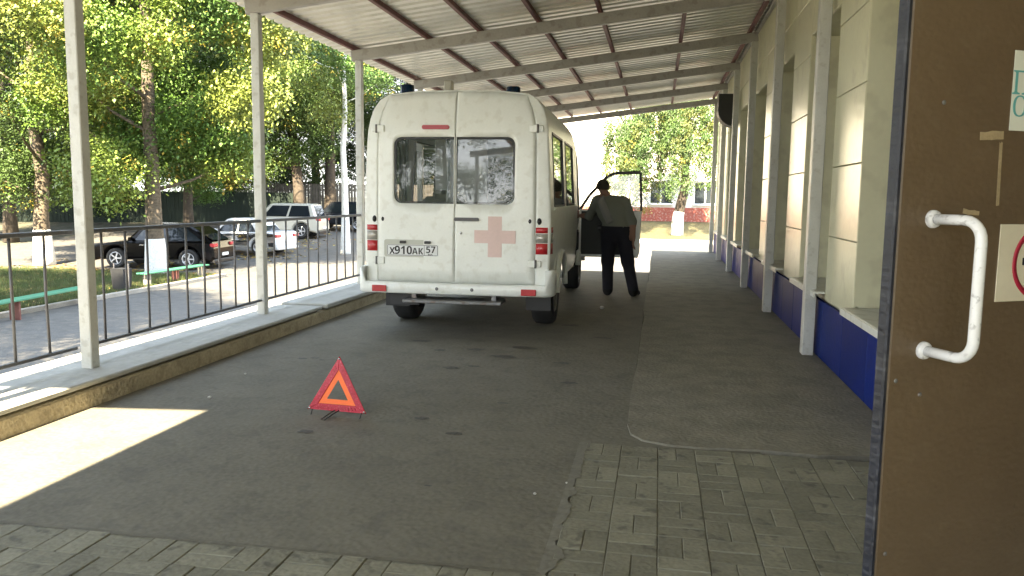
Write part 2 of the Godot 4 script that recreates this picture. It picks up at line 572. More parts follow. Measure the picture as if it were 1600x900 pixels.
func build_canopy():
	var t := thing("canopy", "lean-to canopy of corrugated sheets on grey steel posts over the ramp", "canopy")
	var sl := atan(.121)
	for z in BZ:
		var st := S()
		var x0 := -4.03
		bar(st, Vector3(x0, yb(x0) + .07, z), Vector3(1.40, yb(1.40) + .07, z), .08, .14, .008)
		obj("beam", st, M.beam, t)
		var px := -3.93 if z < -5.0 else -3.855
		if z < 9:
			st = S()
			var y0 := .17 if z > -21 else .17
			box(st, Vector3(px, (y0 + yb(px)) / 2, z), Vector3(.086, yb(px) - y0, .086), .006)
			obj("post", st, M.post, t)
		else:
			st = S()
			box(st, Vector3(px, yb(px) / 2, z), Vector3(.08, yb(px), .08), .006)
			obj("post", st, M.post, t)
		if z < -5.0 or z > 0:
			st = S()
			box(st, Vector3(1.355, .012 + (yb(1.355) - .012) / 2, z), Vector3(.10, yb(1.355) - .012, .12), .006)
			obj("post", st, M.post, t)
	var wb := S()
	bar(wb, Vector3(1.40, yb(1.4) + .21, 5.0), Vector3(1.40, yb(1.4) + .21, -21.3), .06, .10, .006)
	obj("wall_beam", wb, M.beam, t)
	for x in [-4.0, -3.0, -2.32, -1.56, -.79, .25, 1.28]:
		var z0 := 5.0 if x > -3.5 else -.64
		var st := S()
		bar(st, Vector3(x, yb(x) + .14 + .03, z0), Vector3(x, yb(x) + .14 + .03, -21.35), .05, .058, .004)
		obj("purlin", st, M.purlin, t)
	# corrugated sheets: ribs run down the slope
	var z := -21.65
	var i := 0
	var meshes := {}
	while z < 4.9:
		var xl := -4.28 if z + 1.0 < -.6 else -3.03
		var lap := .0025 * (i % 2)
		var key := "%.2f" % xl
		if not meshes.has(key): meshes[key] = sheet_mesh(xl, 1.42)
		var o := put("roof_sheet", meshes[key], M.sheet, t)
		o.position = Vector3(0, lap, z)
		z += 1.0
		i += 1

func sheet_mesh(x0: float, x1: float) -> ArrayMesh:
	var st := S()
	var prof := [Vector2(0, 0)]
	for k in 5:
		var b := k * .2
		prof.append_array([Vector2(b + .08, 0), Vector2(b + .105, .042), Vector2(b + .155, .042), Vector2(b + .18, 0)])
	prof.append(Vector2(1.015, 0))
	var y := .202
	for k in prof.size() - 1:
		var a: Vector2 = prof[k]
		var b: Vector2 = prof[k + 1]
		var n := Vector3(0, b.x - a.x, -(b.y - a.y))
		for s in [0.0, -.0012]:
			qf(st, Vector3(x0, yb(x0) + y + a.y + s, a.x), Vector3(x1, yb(x1) + y + a.y + s, a.x), Vector3(x1, yb(x1) + y + b.y + s, b.x), Vector3(x0, yb(x0) + y + b.y + s, b.x), n if s == 0.0 else -n)
	return fin(st)

# ---------------------------------------------------------------- the building on the right
func build_building():
	var t := thing("clinic_building", "cream panel clad building with blue plinth and deep windows along the walkway", "building")
	var X := 1.47
	var wins := []
	for k in 7: wins.append([-6.25 - 2.35 * k, -4.90 - 2.35 * k])   # far, near
	var top := 4.7
	# load bearing wall behind the cladding, with openings
	var st := S()
	var z := -2.66
	for w in wins:
		box(st, Vector3(X + .2, top / 2, (z + w[1]) / 2), Vector3(.38, top, z - w[1]))
		box(st, Vector3(X + .2, .29, (w[0] + w[1]) / 2), Vector3(.38, .58, 1.35))
		box(st, Vector3(X + .2, (3.02 + top) / 2, (w[0] + w[1]) / 2), Vector3(.38, top - 3.02, 1.35))
		z = w[0]
	box(st, Vector3(X + .2, top / 2, (z - 21.4) / 2), Vector3(.38, top, z + 21.4))
	box(st, Vector3(X + .2, (2.25 + top) / 2, -2.11), Vector3(.38, top - 2.25, 1.1))
	box(st, Vector3(X + .2, top / 2, 2.22), Vector3(.38, top, 7.56))
	obj("wall", st, M.reveal, t)
	# the far end wall, back wall, floor slab and flat roof close the rooms
	st = S()
	box(st, Vector3(X + 4.4, top / 2, -21.3), Vector3(8.0, top, .2))
	box(st, Vector3(X + 4.4, top / 2, 6.1), Vector3(8.0, top, .2))
	box(st, Vector3(X + 8.5, top / 2, -7.6), Vector3(.2, top, 27.6))
	box(st, Vector3(X + 4.4, .05, -7.6), Vector3(8.0, .1, 27.2))
	obj("wall", st, M.reveal, t)
	st = S()
	box(st, Vector3(X + 4.2, top + .1, -7.6), Vector3(8.8, .2, 27.8), .02)
	obj("roof", st, M.reveal, t)
	# window units
	for w in wins:
		var c := Vector3(X + .33, 1.80, (w[0] + w[1]) / 2)
		var f := S()
		for s in [-1, 1]:
			box(f, c + Vector3(0, 0, s * .64), Vector3(.06, 2.44, .07), .006)
			box(f, c + Vector3(0, s * 1.185, 0), Vector3(.06, .07, 1.21), .006)
		box(f, c, Vector3(.055, 2.30, .06), .006)
		var wi := obj("window", f, M.frame_white, t)
		for s in [-1, 1]:
			box1("pane", c + Vector3(.01, 0, s * .317), Vector3(.01, 2.30, .574), M.pane_dark, wi)
		var sb := S()
		box(sb, Vector3(X + .10, .595, c.z), Vector3(.42, .022, 1.33), .004)
		box(sb, Vector3(X - .115, .577, c.z), Vector3(.012, .05, 1.33), .003)
		obj("sill", sb, M.sill, t)
	# cladding panels in courses of 0.58 m above a blue plinth
	var segs := []   # [z_near, z_far, kind]
	z = -2.66
	for w in wins:
		segs.append([z, w[1], 1]); segs.append([w[1], w[0], 0])
		z = w[0]
	segs.append([z, -21.4, 1])
	var gap := .008
	var rows := [.53, 1.09, 1.67, 2.25, 2.83, 3.02, 3.41, 3.99, 4.69]
	var idx := 0
	for sg in segs:
		var L: float = sg[0] - sg[1]
		var n := maxi(1, int(round(L / .95)))
		for r in rows.size() - 1:
			if sg[2] == 0 and rows[r + 1] <= 3.03: continue
			var y0: float = rows[r]
			var y1: float = rows[r + 1]
			if sg[2] == 1 and y0 == 2.83: y1 = 3.41
			if sg[2] == 1 and y0 == 3.02: continue
			for k in n:
				var za: float = sg[0] - L * k / n
				var zb: float = sg[0] - L * (k + 1) / n
				var p := S()
				box(p, Vector3(X - .018 + rng.randf_range(-.0015, .0015), (y0 + y1) / 2, (za + zb) / 2), Vector3(.022, y1 - y0 - gap, za - zb - gap * (1.0 if n > 1 or sg[2] == 0 else .4)), .003, Basis(Vector3.UP, rng.randf_range(-.002, .002)))
				obj("cladding_panel", p, M.clad[idx % 3], t)
				idx += 1
	# cladding under windows between plinth and sill is part of the plinth course
	z = -2.66
	var j := 0
	while z > -21.3:
		var zb := maxf(z - .765, -21.4)
		var p := S()
		box(p, Vector3(X - .026, .012 + .255, (z + zb) / 2), Vector3(.03, .50, z - zb - .006), .004, Basis(Vector3.UP, rng.randf_range(-.003, .003)))
		obj("plinth_panel", p, M.plinth[j % 2], t)
		z = zb
		j += 1
	# jamb linings of the window recesses (cream sheet)
	for w in wins:
		for e in [[w[0], 1.0], [w[1], -1.0]]:
			box1("reveal_lining", Vector3(X + .14, 1.815, e[0] + e[1] * .006), Vector3(.33, 2.405, .008), M.clad[0], t)
		box1("reveal_lining", Vector3(X + .14, 3.014, (w[0] + w[1]) / 2), Vector3(.33, .008, 1.35), M.clad[0], t)
	# dark hood fixed high on the wall near the far end
	var hd := thing("wall_hood", "dark quarter-round metal hood fixed high on the cream wall between posts", "hood", Vector3(1.30, 2.80, -16.6))
	var poly := PackedVector2Array([Vector2(.10, .62), Vector2(-.22, .62)])
	for k in 9:
		var a := PI + .5 * PI * k / 8.0
		poly.append(Vector2(.10 + cos(a) * .32, .30 + sin(a) * .30))
	st = S()
	prism(st, poly, -.25, .25, .01)
	obj("hood_shell", st, plain(C3(.03, .03, .028), .6), hd)
	box1("bracket", Vector3(.125, .35, 0), Vector3(.05, .4, .1), M.steel, hd)

# ---------------------------------------------------------------- kerb and railings
func build_railings():
	var t := thing("kerb_wall", "low weathered concrete kerb wall edging the ramp under the railing", "kerb")
	var st := S()
	box(st, Vector3(-3.915, -.74, -6.5), Vector3(.67, 1.72, 29.0), .012)
	obj("wall", st, M.kerb, t)
	st = S()
	box(st, Vector3(-3.925, .158, -1.34), Vector3(.70, .035, 13.6), .008)
	obj("coping", st, M.kerb_top, t)
	st = S()
	box(st, Vector3(-3.905, .165, -14.6), Vector3(.73, .05, 12.8), .01)
	obj("coping", st, M.kerb_top, t)
	var posts := [-2.0, -4.86, -7.48, -10.23, -12.98, -15.73, -18.48, -21.23]
	var words := ["black steel railing bay beside the sunlit floor patch, before the long bench", "black steel railing bay in front of the black car and the dustbin", "black steel railing bay beside the ambulance rear, in front of the beige off-roader", "black steel railing bay hidden beside the ambulance body", "black steel railing bay beside the ambulance cab", "black steel railing bay past the ambulance bonnet", "black steel railing bay at the far end of the ramp"]
	for b in posts.size() - 1:
		var z0: float = posts[b] - .04
		var z1: float = posts[b + 1] + .04
		var r := thing("railing", words[b], "railing", Vector3.ZERO, 0.0, "railing bays between the canopy posts")
		var x := -3.93
		for h in [[1.115, "top_rail", .045, .03], [.315, "bottom_rail", .035, .022]]:
			var s2 := S()
			bar(s2, Vector3(x, h[0], z0), Vector3(x, h[0], z1), h[2], h[3], .004)
			obj(h[1], s2, M.rail, r)
		for k in 9:
			var z := lerpf(posts[b], posts[b + 1], (k + 1) / 10.0)
			var s2 := S(true)
			tube(s2, [Vector3(x + rng.randf_range(-.003, .003), .325, z + rng.randf_range(-.006, .006)), Vector3(x + rng.randf_range(-.004, .004), .7, z + rng.randf_range(-.008, .008)), Vector3(x, 1.101, z)], .0095, 7)
			obj("baluster", s2, M.rail, r)

# ---------------------------------------------------------------- open door in the foreground
func text_mesh(s: String, size: float, depth := .0015, serif := false, weight := 400) -> TextMesh:
	var f := SystemFont.new()
	f.font_names = PackedStringArray(["Droid Serif" if serif else "Droid Sans"])
	f.font_weight = weight
	var tm := TextMesh.new()
	tm.text = s
	tm.font = f
	tm.font_size = 64
	tm.pixel_size = size / 64.0
	tm.depth = depth
	return tm

func build_entrance_door():
	# local axes: x along the leaf to the hinge, y up, z towards the camera side
	var a := Basis(Vector3.UP, .5)
	var t := thing("entrance_door", "brown painted entrance door leaf standing open with a white tube handle", "door", Vector3(.58, .015, -2.159))
	t.basis = a
	var st := S()
	box(st, Vector3(.455, 1.05, -.015), Vector3(.87, 2.09, .030), .004)
	obj("leaf", st, M.door, t)
	st = S()
	box(st, Vector3(.012, 1.05, -.016), Vector3(.016, 2.09, .034), .004)
	obj("edge_seal", st, M.seal, t)
	for y in [.3, 1.8]:
		st = S(true)
		tube(st, [Vector3(.895, y - .06, -.03), Vector3(.895, y + .06, -.03)], .012, 10)
		obj("hinge", st, M.steel, t)
	# handle
	var h := node("handle", t)
	h.position = Vector3(.115, 1.168, 0)
	st = S(true)
	var pts := []
	var L := .171
	var so := .15
	var r := .05
	pts.append(Vector3(0.012, L, -.004)); pts.append(Vector3(.012, L, so - r))
	for k in range(1, 7):
		var q := .5 * PI * k / 6.0
		pts.append(Vector3(.012, L - r + r * cos(q), so - r + r * sin(q)))
	for k in range(0, 7):
		var q := .5 * PI * k / 6.0
		pts.append(Vector3(.012, -L + r - r * sin(q), so - r + r * cos(q)))
	pts.append(Vector3(.012, -L, -.004))
	tube(st, pts, .0135, 14)
	obj("grip", st, M.handle, h)
	for s in [1, -1]:
		st = S(true)
		lathe(st, [Vector2(.0136, .014), Vector2(.021, .012), Vector2(.0235, .006), Vector2(.0235, .0)], 18, Vector3(.012, s * L, 0))
		obj("rosette", st, M.handle, h)
	# screws and chips on the paint
	for p in [[.128, .878], [.046, .92], [.138, 1.633], [.05, .45]]:
		st = S(true)
		lathe(st, [Vector2(.0005, .0025), Vector2(.005, .0018), Vector2(.0065, .0)], 10, Vector3(p[0], p[1], 0))
		obj("screw", st, M.steel, t)
	# tape remains
	var tp := [[.304, 1.557, .08, .022, .06], [.340, 1.458, .010, .165, .03], [.254, 1.357, .055, .013, -.1]]
	for q in tp:
		st = S()
		var poly := PackedVector2Array()
		for k in 7: poly.append(Vector2(lerpf(-.5, .5, k / 6.0) * q[2], -.5 * q[3] + rng.randf_range(-.0015, .0015)))
		for k in 7: poly.append(Vector2(lerpf(.5, -.5, k / 6.0) * q[2], .5 * q[3] + rng.randf_range(-.004, .002)))
		prism(st, poly, 0.0, .0009, 0.0, Transform3D(Basis(Vector3.BACK, q[4]), Vector3(q[0], q[1], .0002)))
		obj("tape_scrap", st, M.tape, t)
	# paper notice
	var n := thing("paper_notice", "pale paper notice with teal lettering taped to the brown door", "notice", t.transform * Vector3(.465, 1.674, .0015))
	n.basis = a
	box1("sheet", Vector3(0, 0, 0), Vector3(.21, .205, .0016), M.paper, n)
	for q in [["П", -.098, .020, .085], ["О", -.098, -.040, .075]]:
		var l := put("lettering", text_mesh(q[0], q[3], .001, true), M.teal, n)
		l.position = Vector3(q[1] + .022, q[2], .0014)
	# no smoking sign
	var g := thing("no_smoking_sign", "cream no smoking sign with red ring screwed to the brown door", "sign", t.transform * Vector3(.508, 1.222, .002))
	g.basis = a
	box1("plate", Vector3.ZERO, Vector3(.30, .208, .003), M.sign, g, .0008)
	st = S(true)
	lathe(st, [Vector2(.086, .0016), Vector2(.086, .0032), Vector2(.100, .0032), Vector2(.100, .0016)], 48)
	obj("red_ring", st, M.sign_red, g)
	st = S()
	box(st, Vector3(0, 0, .0024), Vector3(.170, .014, .0012), 0.0, Basis(Vector3.BACK, -.785))
	obj("red_bar", st, M.sign_red, g)
	st = S()
	box(st, Vector3(-.018, .004, .0019), Vector3(.092, .020, .0006))
	box(st, Vector3(.047, .004, .0019), Vector3(.022, .020, .0006))
	obj("cigarette", st, M.sign_black, g)
	# frame in the wall
	var fr := thing("door_frame", "dark door frame set in the cream wall behind the open leaf", "door frame", Vector3(1.47, 0, -2.10))
	st = S()
	for s in [-1, 1]: box(st, Vector3(.2, 1.12, s * .515), Vector3(.36, 2.22, .06), .005)
	box(st, Vector3(.2, 2.20, 0), Vector3(.36, .07, .97), .005)
	obj("jamb", st, M.door, fr)

# ---------------------------------------------------------------- ambulance
func zr(x: float, y: float) -> float:
	var t := maxf(0.0, (y - 1.75) / .65)
	return -(.10 * t * t + .05 * pow(absf(x) / .93, 4.0))

func ray_poly(c: Vector2, d: Vector2, poly: PackedVector2Array) -> Vector2:
	var best := 1e9
	for i in poly.size():
		var a := poly[i]
		var b := poly[(i + 1) % poly.size()]
		var e := b - a
		var den := d.cross(e)
		if absf(den) < 1e-9: continue
		var t := (a - c).cross(e) / den
		var u := (a - c).cross(d) / den
		if t > 1e-6 and u > -1e-6 and u < 1.0 + 1e-6: best = minf(best, t)
	return c + d * best

# curved panel between an inner and an outer outline, laid on the rear surface
func rear_panel(outer: PackedVector2Array, inner: PackedVector2Array, c: Vector2, off: float, thick: float) -> SurfaceTool:
	var st := S(true)
	var ang := []
	for k in 64: ang.append(TAU * k / 64.0 - PI)
	for p in outer: ang.append((p - c).angle())
	for p in inner: ang.append((p - c).angle())
	ang.sort()
	var A := []
	for a in ang:
		if A.is_empty() or a - A[-1] > .002: A.append(a)
	var n := A.size()
	var R := 6
	var rows := []
	for a in A:
		var d := Vector2(cos(a), sin(a))
		var pi_ := ray_poly(c, d, inner)
		var po := ray_poly(c, d, outer)
		var row := []
		for r in R + 1:
			var p := pi_.lerp(po, r / float(R))
			row.append(Vector3(p.x, p.y, zr(p.x, p.y) + off))
		rows.append(row)
	var back := Vector3(0, 0, -thick)
	for i in n:
		var P: Array = rows[i]
		var Q: Array = rows[(i + 1) % n]
		for r in R:
			qf(st, P[r], Q[r], Q[r + 1], P[r + 1], Vector3.BACK)
		qf(st, P[0], Q[0], Q[0] + back, P[0] + back, Vector3(c.x, c.y, 0) - Vector3(P[0].x, P[0].y, 0))
		qf(st, P[R], Q[R], Q[R] + back, P[R] + back, Vector3(P[R].x, P[R].y, 0) - Vector3(c.x, c.y, 0))
	return st

func on_rear(poly: PackedVector2Array, off: float, thick: float) -> SurfaceTool:
	# a raised flat piece following the rear face
	var st := S()
	var cc := Vector2.ZERO
	for p in poly: cc += p
	cc /= poly.size()
	prism(st, poly, 0.0, thick, 0.0, Transform3D(Basis.IDENTITY, Vector3(0, 0, zr(cc.x, cc.y) + off)))
	return st

func wheel(parent: Node, at: Vector3, r: float, w: float, axis: Basis, spokes: int, rimm: Material):
	var o := node("wheel", parent)
	o.position = at
	o.basis = axis    # local z = outward
	var st := S(true)
	lathe(st, [Vector2(r * .62, -w * .5), Vector2(r * .9, -w * .5), Vector2(r * .985, -w * .38), Vector2(r, -w * .2), Vector2(r, w * .2), Vector2(r * .985, w * .38), Vector2(r * .9, w * .5), Vector2(r * .64, w * .47), Vector2(r * .62, w * .3)], 28)
	obj("tyre", st, M.rubber, o)
	st = S()
	lathe(st, [Vector2(r * .63, w * .46), Vector2(r * .60, w * .48), Vector2(r * .56, w * .42), Vector2(r * .55, 0)], 28)
	lathe(st, [Vector2(r * .13, w * .30), Vector2(r * .11, w * .38), Vector2(.001, w * .40)], 16)
	for k in spokes:
		var a := TAU * k / spokes
		box(st, Vector3(cos(a), sin(a), 0) * r * .34 + Vector3(0, 0, w * .36), Vector3(r * .48, r * .13, w * .10), .004, Basis(Vector3.BACK, a))
	obj("rim", st, rimm, o)
	st = S()
	lathe(st, [Vector2(r * .62, w * .1), Vector2(.001, w * .1)], 20)
	obj("hub", st, M.van_dark, o)

func build_van():
	var t := thing("ambulance_van", "white high-roof ambulance van with faded red cross and open front door", "ambulance", Vector3(-1.95, 0, -7.6), .022)
	var half := [Vector2(.885, .44), Vector2(.915, .58), Vector2(.93, .80), Vector2(.935, 1.06), Vector2(.93, 1.30), Vector2(.915, 1.62), Vector2(.893, 2.02), Vector2(.875, 2.13), Vector2(.84, 2.235), Vector2(.78, 2.32), Vector2(.69, 2.372), Vector2(.40, 2.402), Vector2(0, 2.41)]
	# stations: z, top scale (height above 1.3 squeezed), width scale
	var sta := [[-.02, 1.0, 1.0], [-.36, 1.0, 1.0], [-.78, 1.0, 1.0], [-1.42, 1.0, 1.0], [-1.62, 1.0, 1.0], [-1.70, 1.0, 1.0], [-2.75, 1.0, 1.0], [-2.92, 1.0, 1.0], [-3.30, 1.0, .995], [-3.45, .99, .99], [-4.15, .90, .96], [-4.32, .83, .955], [-4.62, .48, .95], [-4.90, .10, .94], [-5.3, .0, .92], [-5.65, -.08, .88], [-5.75, -.2, .82]]
	var skip := func(i: int, k: int, side: int) -> bool:
		# k: strip index of the half profile; windows lie in strips 4..5
		if k in [4, 5] and i in [1, 2]: return true
		if k in [4, 5] and i == 5: return true
		if k in [4, 5] and i in [9] : return true
		if side > 0 and i == 9: return k in [1, 2, 3, 4, 5]      # open front door
		if k in [0, 1] and i in [2, 3]: return true               # rear wheel arch
		return false
	var pt := func(i: int, k: int, side: int) -> Vector3:
		var p: Vector2 = half[k]
		var y := p.y
		if y > 1.1: y = 1.1 + (y - 1.1) * maxf(sta[i][1], 0.0)
		if sta[i][1] < 0.0: y = minf(y, 1.1) + sta[i][1] * (.8 if p.y > .9 else 0.0)
		var zz: float = sta[i][0]
		if i == 0: zz += zr(p.x, p.y)
		return Vector3(side * p.x * sta[i][2], y, zz)
	var st := S(true)
	for side in [-1, 1]:
		for i in sta.size() - 1:
			for k in half.size() - 1:
				if skip.call(i, k, side): continue
				var n := Vector3(side * (half[k + 1].y - half[k].y), half[k].x - half[k + 1].x, -.2 if i > 10 else 0.0)
				qf(st, pt.call(i, k, side), pt.call(i + 1, k, side), pt.call(i + 1, k + 1, side), pt.call(i, k + 1, side), n)
	# front cap
	var e := sta.size() - 1
	for k in half.size() - 1:
		qf(st, pt.call(e, k, 1), pt.call(e, k, -1), pt.call(e, k + 1, -1), pt.call(e, k + 1, 1), Vector3.FORWARD)
	obj("body", st, M.van, t)
	# rear shell behind the doors, open at the window
	var outl := PackedVector2Array()
	for k in half.size(): outl.append(half[k])
	for k in range(half.size() - 2, -1, -1): outl.append(Vector2(-half[k].x, half[k].y))
	obj("rear_frame", rear_panel(outl, rrect(-.655, 1.28, .62, 1.985, .08), Vector2(-.02, 1.63), -.02, .03), M.van, t)
	var inl := PackedVector2Array()
	var dedge := [Vector2(.792, .537), Vector2(.792, 1.2), Vector2(.787, 1.9), Vector2(.772, 2.103), Vector2(.742, 2.225), Vector2(.684, 2.362), Vector2(.40, 2.392), Vector2(0, 2.398)]
	for k in dedge.size(): inl.append(dedge[k])
	for k in range(dedge.size() - 2, -1, -1): inl.append(Vector2(-dedge[k].x, dedge[k].y))
	obj("rear_pillar", rear_panel(outl, inl, Vector2(0, 1.45), .006, .03), M.van, t)
	# doors
	var doors := []
	for s in [-1, 1]:
		var xi := .006
		var d := PackedVector2Array([Vector2(s * xi, .545), Vector2(s * .785, .545), Vector2(s * .785, 1.2), Vector2(s * .780, 1.9), Vector2(s * .765, 2.1), Vector2(s * .735, 2.22), Vector2(s * .68, 2.355), Vector2(s * .40, 2.385), Vector2(s * xi, 2.392)])
		var w := rrect(-.615, 1.312, -.012, 1.955, .075) if s < 0 else rrect(.012, 1.312, .585, 1.955, .075)
		# square off the corners at the seam
		var w2 := PackedVector2Array()
		for p in w:
			w2.append(p)
		for q in w2.size():
			if absf(w2[q].x) < .08:
				w2[q] = Vector2(s * .012, w2[q].y)
		var clean := PackedVector2Array()
		for q in w2.size():
			var p: Vector2 = w2[q]
			if absf(p.x) < .013: p.y = 1.955 if p.y > 1.6 else 1.312
			if clean.is_empty() or clean[-1].distance_to(p) > .0005: clean.append(p)
		if clean[0].distance_to(clean[-1]) < .0005: clean.remove_at(clean.size() - 1)
		var dr := obj("rear_door", rear_panel(d, clean, Vector2(s * .30, 1.63), .012, .034), M.van, t)
		doors.append(dr)
		# rubber and glass
		var inn := PackedVector2Array()
		for p in clean: inn.append(Vector2(s * .30, 1.63) + (p - Vector2(s * .30, 1.63)) * Vector2(.93, .935) if absf(p.x) > .02 else Vector2(s * .016, 1.63 + (p.y - 1.63) * .935))
		obj("window_seal", rear_panel(clean, inn, Vector2(s * .30, 1.63), -.002, .012), M.black, dr)
		var gl := S()
		prism(gl, clean, -.003, .003, 0.0, Transform3D(Basis(Vector3.RIGHT, -.035), Vector3(0, -.0, .0)).translated(Vector3(0, 0, .043)))
		obj("window_glass", gl, M.win, dr)
		# raised pressing round the window
		# hinges
		for y in [2.035, .745]:
			var hx := .755
			var hg := S()
			box(hg, Vector3(s * hx, y, zr(hx, y) + .022), Vector3(.075, .07, .022), .005)
			box(hg, Vector3(s * (hx + .07), y, zr(hx + .07, y) + .012), Vector3(.05, .06, .028), .005)
			obj("hinge", hg, M.van, dr)
			hg = S(true)
			tube(hg, [Vector3(s * (hx + .042), y - .04, zr(hx, y) + .030), Vector3(s * (hx + .042), y + .04, zr(hx, y) + .030)], .011, 8)
			obj("hinge_pin", hg, M.steel, dr)
		for q in [[.735, .016, .026], [.825, .022, .03]]:
			var ob := S(true)
			lathe(ob, [Vector2(.001, .024), Vector2(q[1] * .7, .02), Vector2(q[1], .008), Vector2(q[1], 0)], 14, Vector3(s * q[0], 1.155, zr(q[0], 1.155) + .0), Basis.from_scale(Vector3(1, 1.5, 1)))
			obj("rubber_stop", ob, M.black, dr)
	# high brake light, left of the seam
	obj("brake_light", on_rear(rrect(-.33, 2.027, -.062, 2.068, .015, 3), .012, .022), M.pink_lens, t)
	# door handle + lock
	var hd := doors[1] as Node
	obj("handle_recess", on_rear(rrect(.085, 1.125, .185, 1.20, .035, 4), .0125, .006), M.van, hd)
	obj("door_handle", on_rear(rrect(.0, 1.148, .24, 1.182, .012, 3), .022, .022), M.rail, hd)
	var lk := S(true)
	lathe(lk, [Vector2(.001, .008), Vector2(.012, .007), Vector2(.014, 0)], 12, Vector3(.062, 1.03, zr(.06, 1.03) + .012))
	obj("lock", lk, M.chrome, hd)
	# faded red cross
	var c := Vector2(.398, 1.0)
	obj("red_cross", on_rear(PackedVector2Array([c + Vector2(-.068, -.197), c + Vector2(.068, -.197), c + Vector2(.068, -.062), c + Vector2(.203, -.062), c + Vector2(.203, .062), c + Vector2(.068, .062), c + Vector2(.068, .197), c + Vector2(-.068, .197), c + Vector2(-.068, .062), c + Vector2(-.203, .062), c + Vector2(-.203, -.062), c + Vector2(-.068, -.062)]), .0095, .0045), M.cross, hd)
	# number plate in its pressing
	var hl := doors[0] as Node
	var pr := S()
	var pb := on_rear(rrect(-.715, .785, -.135, .955, .02, 3), .004, .0095)
	obj("plate_pressing", pb, mat(C3(.50, .51, .45), .35, .05, .03, .5, 0.0, null, 64, 128), hl)
	for q in [-.52, -.27]:
		obj("plate_lamp", on_rear(rrect(q - .03, .918, q + .03, .945, .006, 2), .010, .03), M.black, hl)
	var plate := obj("number_plate", on_rear(rrect(-.685, .797, -.165, .907, .012, 3), .012, .006), M.plate, hl)
	var zp := zr(-.42, .85) + .0185
	var brd := S()
	for q in [[-.425, .9015, .50, .004], [-.425, .8025, .50, .004], [-.679, .852, .004, .095], [-.171, .852, .004, .095], [-.305, .852, .0035, .098]]:
		box(brd, Vector3(q[0], q[1], zp), Vector3(q[2], q[3], .0012))
	obj("plate_border", brd, M.black, plate)
	for q in [["Х", -.632, .843, .092], ["910", -.517, .850, .112], ["АК", -.372, .843, .088], ["57", -.240, .860, .090], ["RUS", -.245, .811, .026]]:
		var l := put("plate_lettering", text_mesh(q[0], q[3], .0015, false, 700), M.black, plate)
		l.position = Vector3(q[1], q[2], zp + .0005)
	# tail lights
	for s in [-1, 1]:
		for q in [[1.04, 1.10, 0], [.945, 1.04, 1], [.835, .945, 0]]:
			var ts := S(true)
			var rings := []
			for yy in [q[0] + .003, q[1] - .003]:
				var rg := PackedVector3Array()
				for p in [[.795, .012], [.795, .030], [.86, .030], [.905, .012], [.935, -.05], [.945, -.11], [.945, -.13], [.90, -.13]]:
					rg.append(Vector3(s * p[0], yy, p[1] - .045))
				rings.append(rg)
			loft(ts, rings, true)
			var tl := obj("tail_light", ts, M.red_lens if q[2] == 0 else M.clear_lens, t)
	# bumper with returns
	st = S(true)
	var rings := []
	for p in [[-.965, -.30], [-.975, -.10], [-.955, .015], [-.90, .055], [-.5, .075], [0, .08], [.5, .075], [.90, .055], [.955, .015], [.975, -.10], [.965, -.30]]:
		var rg := PackedVector3Array()
		var din := .05
		var nx := 1.0 if p[0] > .93 else (-1.0 if p[0] < -.93 else 0.0)
		for q in [[0.0, .43], [.012, .445], [.012, .66 if absf(p[0]) > .93 else .525], [0.0, .68 if absf(p[0]) > .93 else .54], [-.06, .68 if absf(p[0]) > .93 else .54], [-.06, .43]]:
			rg.append(Vector3(p[0] + nx * q[0], q[1], p[1] + (q[0] if nx == 0.0 else 0.0)))
		rings.append(rg)
	loft(st, rings, true)
	var bp := obj("bumper", st, M.van, t)
	for s in [-1, 1]:
		st = S()
		box(st, Vector3(s * .745, .475, .088), Vector3(.145, .062, .016), .004)
		obj("reflector", st, M.red_lens, bp)
	for x in [-.72, -.16, .19]:
		st = S(true)
		lathe(st, [Vector2(.001, .006), Vector2(.016, .004), Vector2(.018, 0)], 12, Vector3(x, .485, .088))
		obj("bolt", st, M.steel, bp)
	# rear step
	st = S()
	box(st, Vector3(.0, .365, .02), Vector3(.98, .035, .28), .008)
	for x in [-.4, .4]: box(st, Vector3(x, .42, -.1), Vector3(.05, .10, .30), .005)
	obj("rear_step", st, M.steel, t)
	# chassis, axle, wheel arches
	st = S()
	box(st, Vector3(0, .52, -2.9), Vector3(1.4, .16, 5.3))
	box(st, Vector3(0, .40, -1.08), Vector3(1.4, .10, .10), .02)
	box(st, Vector3(-.55, .36, -.15), Vector3(.3, .14, .04))
	obj("chassis", st, M.van_dark, t)
	for s in [-1, 1]:
		st = S()
		box(st, Vector3(s * .70, .68, -1.1), Vector3(.40, .26, .86))
		box(st, Vector3(s * .70, .70, -4.55), Vector3(.40, .36, .86))
		obj("wheel_arch", st, M.van_dark, t)
		# panel between the square opening and the round arch, and the flared lip
		st = S()
		var ap := PackedVector2Array([Vector2(.32, .44), Vector2(.34, .44), Vector2(.34, .82), Vector2(-.66, .82), Vector2(-.66, .44), Vector2(-.64, .44)])
		for k in 13:
			var a := PI - PI * k / 12.0
			ap.append(Vector2(-.16 + cos(a) * .44, .40 + sin(a) * .38))
		prism(st, ap, -.006, .006, 0.0, Transform3D(Basis(Vector3(0, 0, 1), Vector3(s * -.0 + .0, 1, 0), Vector3(s, 0, 0)), Vector3(s * .925, 0, -.92)))
		obj("arch_panel", st, M.van, t)
		st = S(true)
		var pts := []
		for k in 15:
			var a := PI - PI * k / 14.0
			pts.append(Vector3(s * .945, .40 + sin(a) * .40, -1.08 + cos(a) * .46))
		tube(st, pts, .032, 8)
		obj("arch_flare", st, M.van, t)
		st = S(true)
		pts = []
		for k in 15:
			var a := PI - PI * k / 14.0
			pts.append(Vector3(s * .90, .40 + sin(a) * .42, -4.55 + cos(a) * .46))
		tube(st, pts, .04, 8)
		obj("arch_flare", st, M.van, t)
